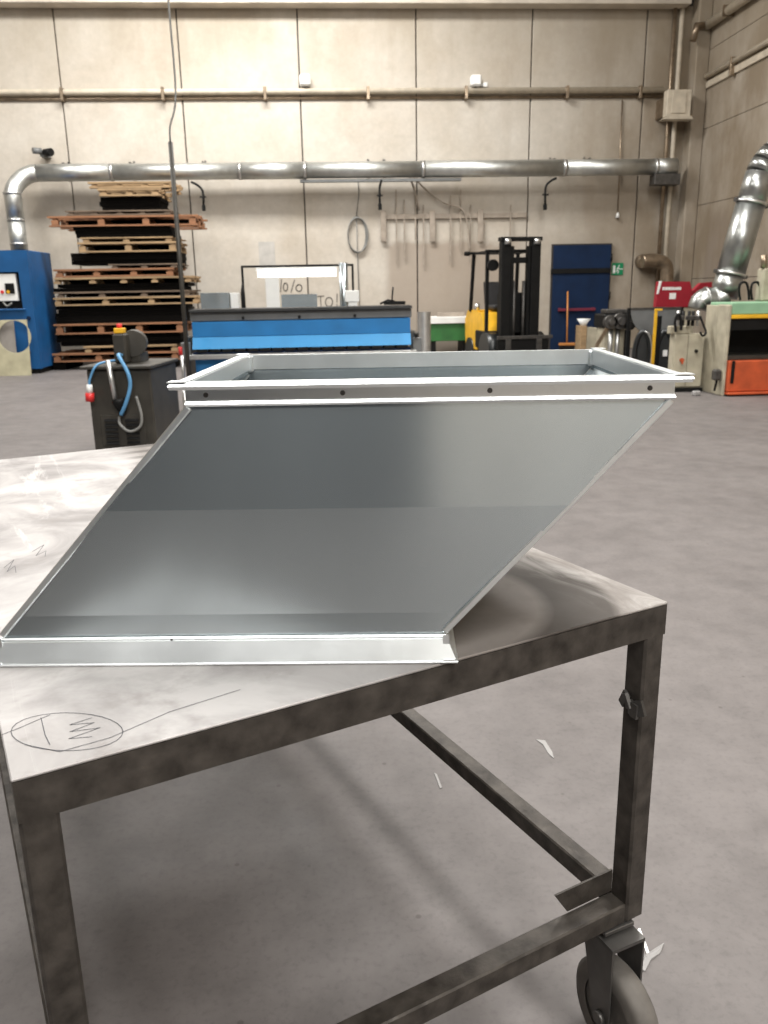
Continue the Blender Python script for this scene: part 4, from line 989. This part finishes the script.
for px in (681, 692, 697):
    q = at(px, 318, CYv+.2); MB().bb(q.x-.05, q.x+.05, CYv+.2, CYv+.30, q.z-.03, q.z+.03, .008).build('valve_body', M['caster_steel'], kv)
MB().tube([at(700, 316, CYv+.1), at(703, 324, CYv+.08), at(706, 332, CYv+.05), at(703, 336, CYv+.0), at(700, 332, CYv+.0)], .014, 8, smooth_path=4).build('hose', M['black'], kv)
MB().tube([at(676, 332, CYv+.15), at(675, 322, CYv+.15), at(678, 314, CYv+.15), at(681, 320, CYv+.15), at(681, 330, CYv+.15)], .018, 8, smooth_path=4).build('hose', M['black'], kv)

# ------------------------------------------------------------------ orange and green press
OY = 10.25
om = thing('press_machine', 'orange and mint green press with a dark open mouth at the right edge', 'machine', (5.6, OY+.5, 0))
ox0, ox1 = ax(728, 350, OY), 7.0
def oz(py): return az(745, py, OY)
MB().bb(ox0-.045, ox0-.002, OY-.02, OY+.28, 0, oz(304.5), .01).build('side_frame', M['cream'], om)
MB().bb(ox0-.04, ox0-.002, OY+.281, OY+.62, 0, oz(305.5), .006).build('side_panel', M['cream'], om)
MB().bb(ox1+.002, ox1+.12, OY-.03, OY+1.0, 0, oz(304.5), .012).build('side_frame', M['cream'], om)
MB().bb(ox0, ox1, OY, OY+.6, oz(314.5), oz(302.5), .01).build('top_beam', M['mint'], om)
MB().bb(ox0, ox1, OY-.02, OY+.3, oz(318.5), oz(314.7), .006).build('warning_strip', M['yellow'], om)
MB().bb(ox0, ox1, OY+.55, OY+.6, oz(359), oz(319)).build('mouth_back', M['black'], om)
MB().bb(ox0, ox1, OY+.06, OY+.549, oz(360), oz(356), .004).build('work_bed', M['dgrey'], om)
MB().bb(ox0, ox1, OY+.02, OY+.5, oz(330), oz(319)).build('ram', M['black'], om)
MB().bb(ox0, ox1, OY-.06, OY+.6, oz(391), oz(360.3), .012).build('lower_apron', M['orange'], om)
MB().bb(ox0, ox1, OY-.10, OY+.6, .02, oz(391.3), .008).build('toe_plate', M['orange'], om)
MB().bb(ox0, ox1, OY-.05, OY+.6, 0, .019).build('plinth', M['black'], om)
q = at(732.5, 372, OY-.06); MB().bb(q.x-.02, q.x+.02, OY-.08, OY-.0605, q.z-.14, q.z+.14, .004).build('slot_handle', M['black'], om)
q = at(718, 376, OY-.1); q.x = ox0-.098; MB().bb(q.x-.05, q.x+.049, OY+.0, OY+.1, q.z-.07, q.z+.07, .02).build('foot_valve', M['caster_steel'], om)
MB().tube([(q.x, OY+.05, q.z-.07), (q.x+.01, OY+.05, .2), (q.x-.01, OY+.05, .06)], .015, 8, smooth_path=4).build('hose', M['black'], om)
# levers / gear standing on the press, at the frame edge
GZ = oz(302.5)+.012
pv = thing('press_gear', 'yellowed valve gear standing on the press at the far right', 'valves', (ax(766, 300, OY+.4), OY+.5, oz(302.5)))
MB().bb(ax(762, 290, OY+.4), ax(775, 290, OY+.4), OY+.4, OY+.58, oz(302.5)+.001, az(766, 268, OY+.4), .02).build('body', M['cream'], pv)
MB().cyl(at(764, 268, OY+.45), at(764, 255, OY+.45), .04, 10).build('stem', M['rustpipe'], pv)
for px in (740, 752): 
    MB().tube([V((ax(px, 302, OY+.5), OY+.5, oz(302.5)+.02)), at(px-1, 290, OY+.5), at(px+1, 283, OY+.5), at(px+7, 284, OY+.5), V((ax(px+9, 302, OY+.5), OY+.5, oz(302.5)+.02))], .016, 8, smooth_path=4).build('cable_loop', M['black'], pv)

# ------------------------------------------------------------------ big slanted extraction duct at the right
EY = 11.35
xd = thing('extraction_duct', 'thick shiny slanted extraction duct rising from the machines on the right', 'duct', at(715, 305, EY))
q0, q1, q2, q3 = at(723.5, 297, EY), at(730.5, 274, EY), at(751, 203, EY), at(760, 173, EY)
RD = .183
def seg(name, qa, qb, r, m=M['spiral_dark']): return MB().tube([qa, qb], r, 28).build(name, m, xd)
seg('duct_section', q0, q1, RD); seg('duct_section', q1, q2, RD+.008); seg('duct_section', q2, q3, RD)
for qq, qn in ((q1, q2), (q2, q3)):
    d = (qn-qq).normalized(); MB().tube([qq-d*.018, qq+d*.018], RD+.020, 28).build('collar', M['silver'], xd)
    for s_ in (-1, 1): 
        sx = V((d.z, 0, -d.x))*s_*(RD+.035); MB().box(qq+sx, (.05, .05, .05), None, .008).build('clip', M['caster_steel'], xd)
d = (q3-q2).normalized(); c_ = q3
bend = [q3]
ang0 = math.atan2(d.z, d.x); pos = q3.copy()
for k in range(1, 6):
    an = ang0-(ang0-R(8))*k/5; pos = pos+V((math.cos(an), 0, math.sin(an)))*.13; bend.append(pos.copy())
for k in range(5):
    MB().tube([bend[k], bend[k+1]], RD, 28).build('elbow_gore', M['spiral_dark'], xd)
MB().tube([bend[5], bend[5]+V((1.6, 0, .2))], RD, 28).build('upper_run', M['spiral_dark'], xd)
lo = [q0, q0+V((-.13, 0, -.05)), at(706, 299, EY), at(700, 303, EY), at(697.5, 309, EY)]
MB().tube(lo, [.19, .17, .155, .14, .13], 24, smooth_path=4).build('lower_elbow', M['spiral_dark'], xd)
for k in (1, 2, 3):
    dd = (lo[k+1]-lo[k-1]).normalized(); MB().tube([lo[k]-dd*.008, lo[k]+dd*.008], [(.17, .155, .14)[k-1]+.008]*2, 24).build('collar', M['silver'], xd)

# ------------------------------------------------------------------ scraps on the floor
def flake(name, pts, label, cat='scrap', m=None, h=.002, lift=0.):
    q = []
    for px, py in pts:
        d = fw+(px-384)/F_PX*rt-(py-512)/F_PX*up; g = V((0, 0, EYE))+d*(-EYE/d.z); q.append(V((g.x, g.y, .0006)))
    mb = MB(); mb.prism(q, (0, 0, h))
    for k in range(len(q), 2*len(q)):
        if k % 2: mb.v[k].z += lift
    return tag(mb.build(name, m or M['paper']), label, cat)
flake('paper_scrap', [(536, 740), (545, 741), (552, 752), (554, 759), (549, 755), (543, 745)], 'thin curved white scrap on the floor right of the table rail')
flake('paper_scrap', [(434, 773), (437, 775), (442, 788), (440, 789)], 'small white sliver on the floor left of the table rail')
flake('paper_scrap', [(632, 945), (642, 950), (645, 957), (655, 949), (664, 945), (660, 954), (651, 961), (645, 972), (640, 970), (644, 960), (636, 954)], 'torn white scrap on the floor beside the caster', lift=.004)
flake('metal_pin', [(637.5, 930), (640, 929), (650, 955), (647.5, 956)], 'thin bright metal strip lying beside the torn scrap', 'scrap', M['silver'])
q = at(696, 395, 10.35)
tag(MB().box((q.x, 10.35, .03), (.10, .07, .06), Matrix.Rotation(.3, 3, 'Z'), .012).build('crumpled_paper', M['paper']), 'small crumpled white paper on the floor before the beige cabinet', 'scrap')
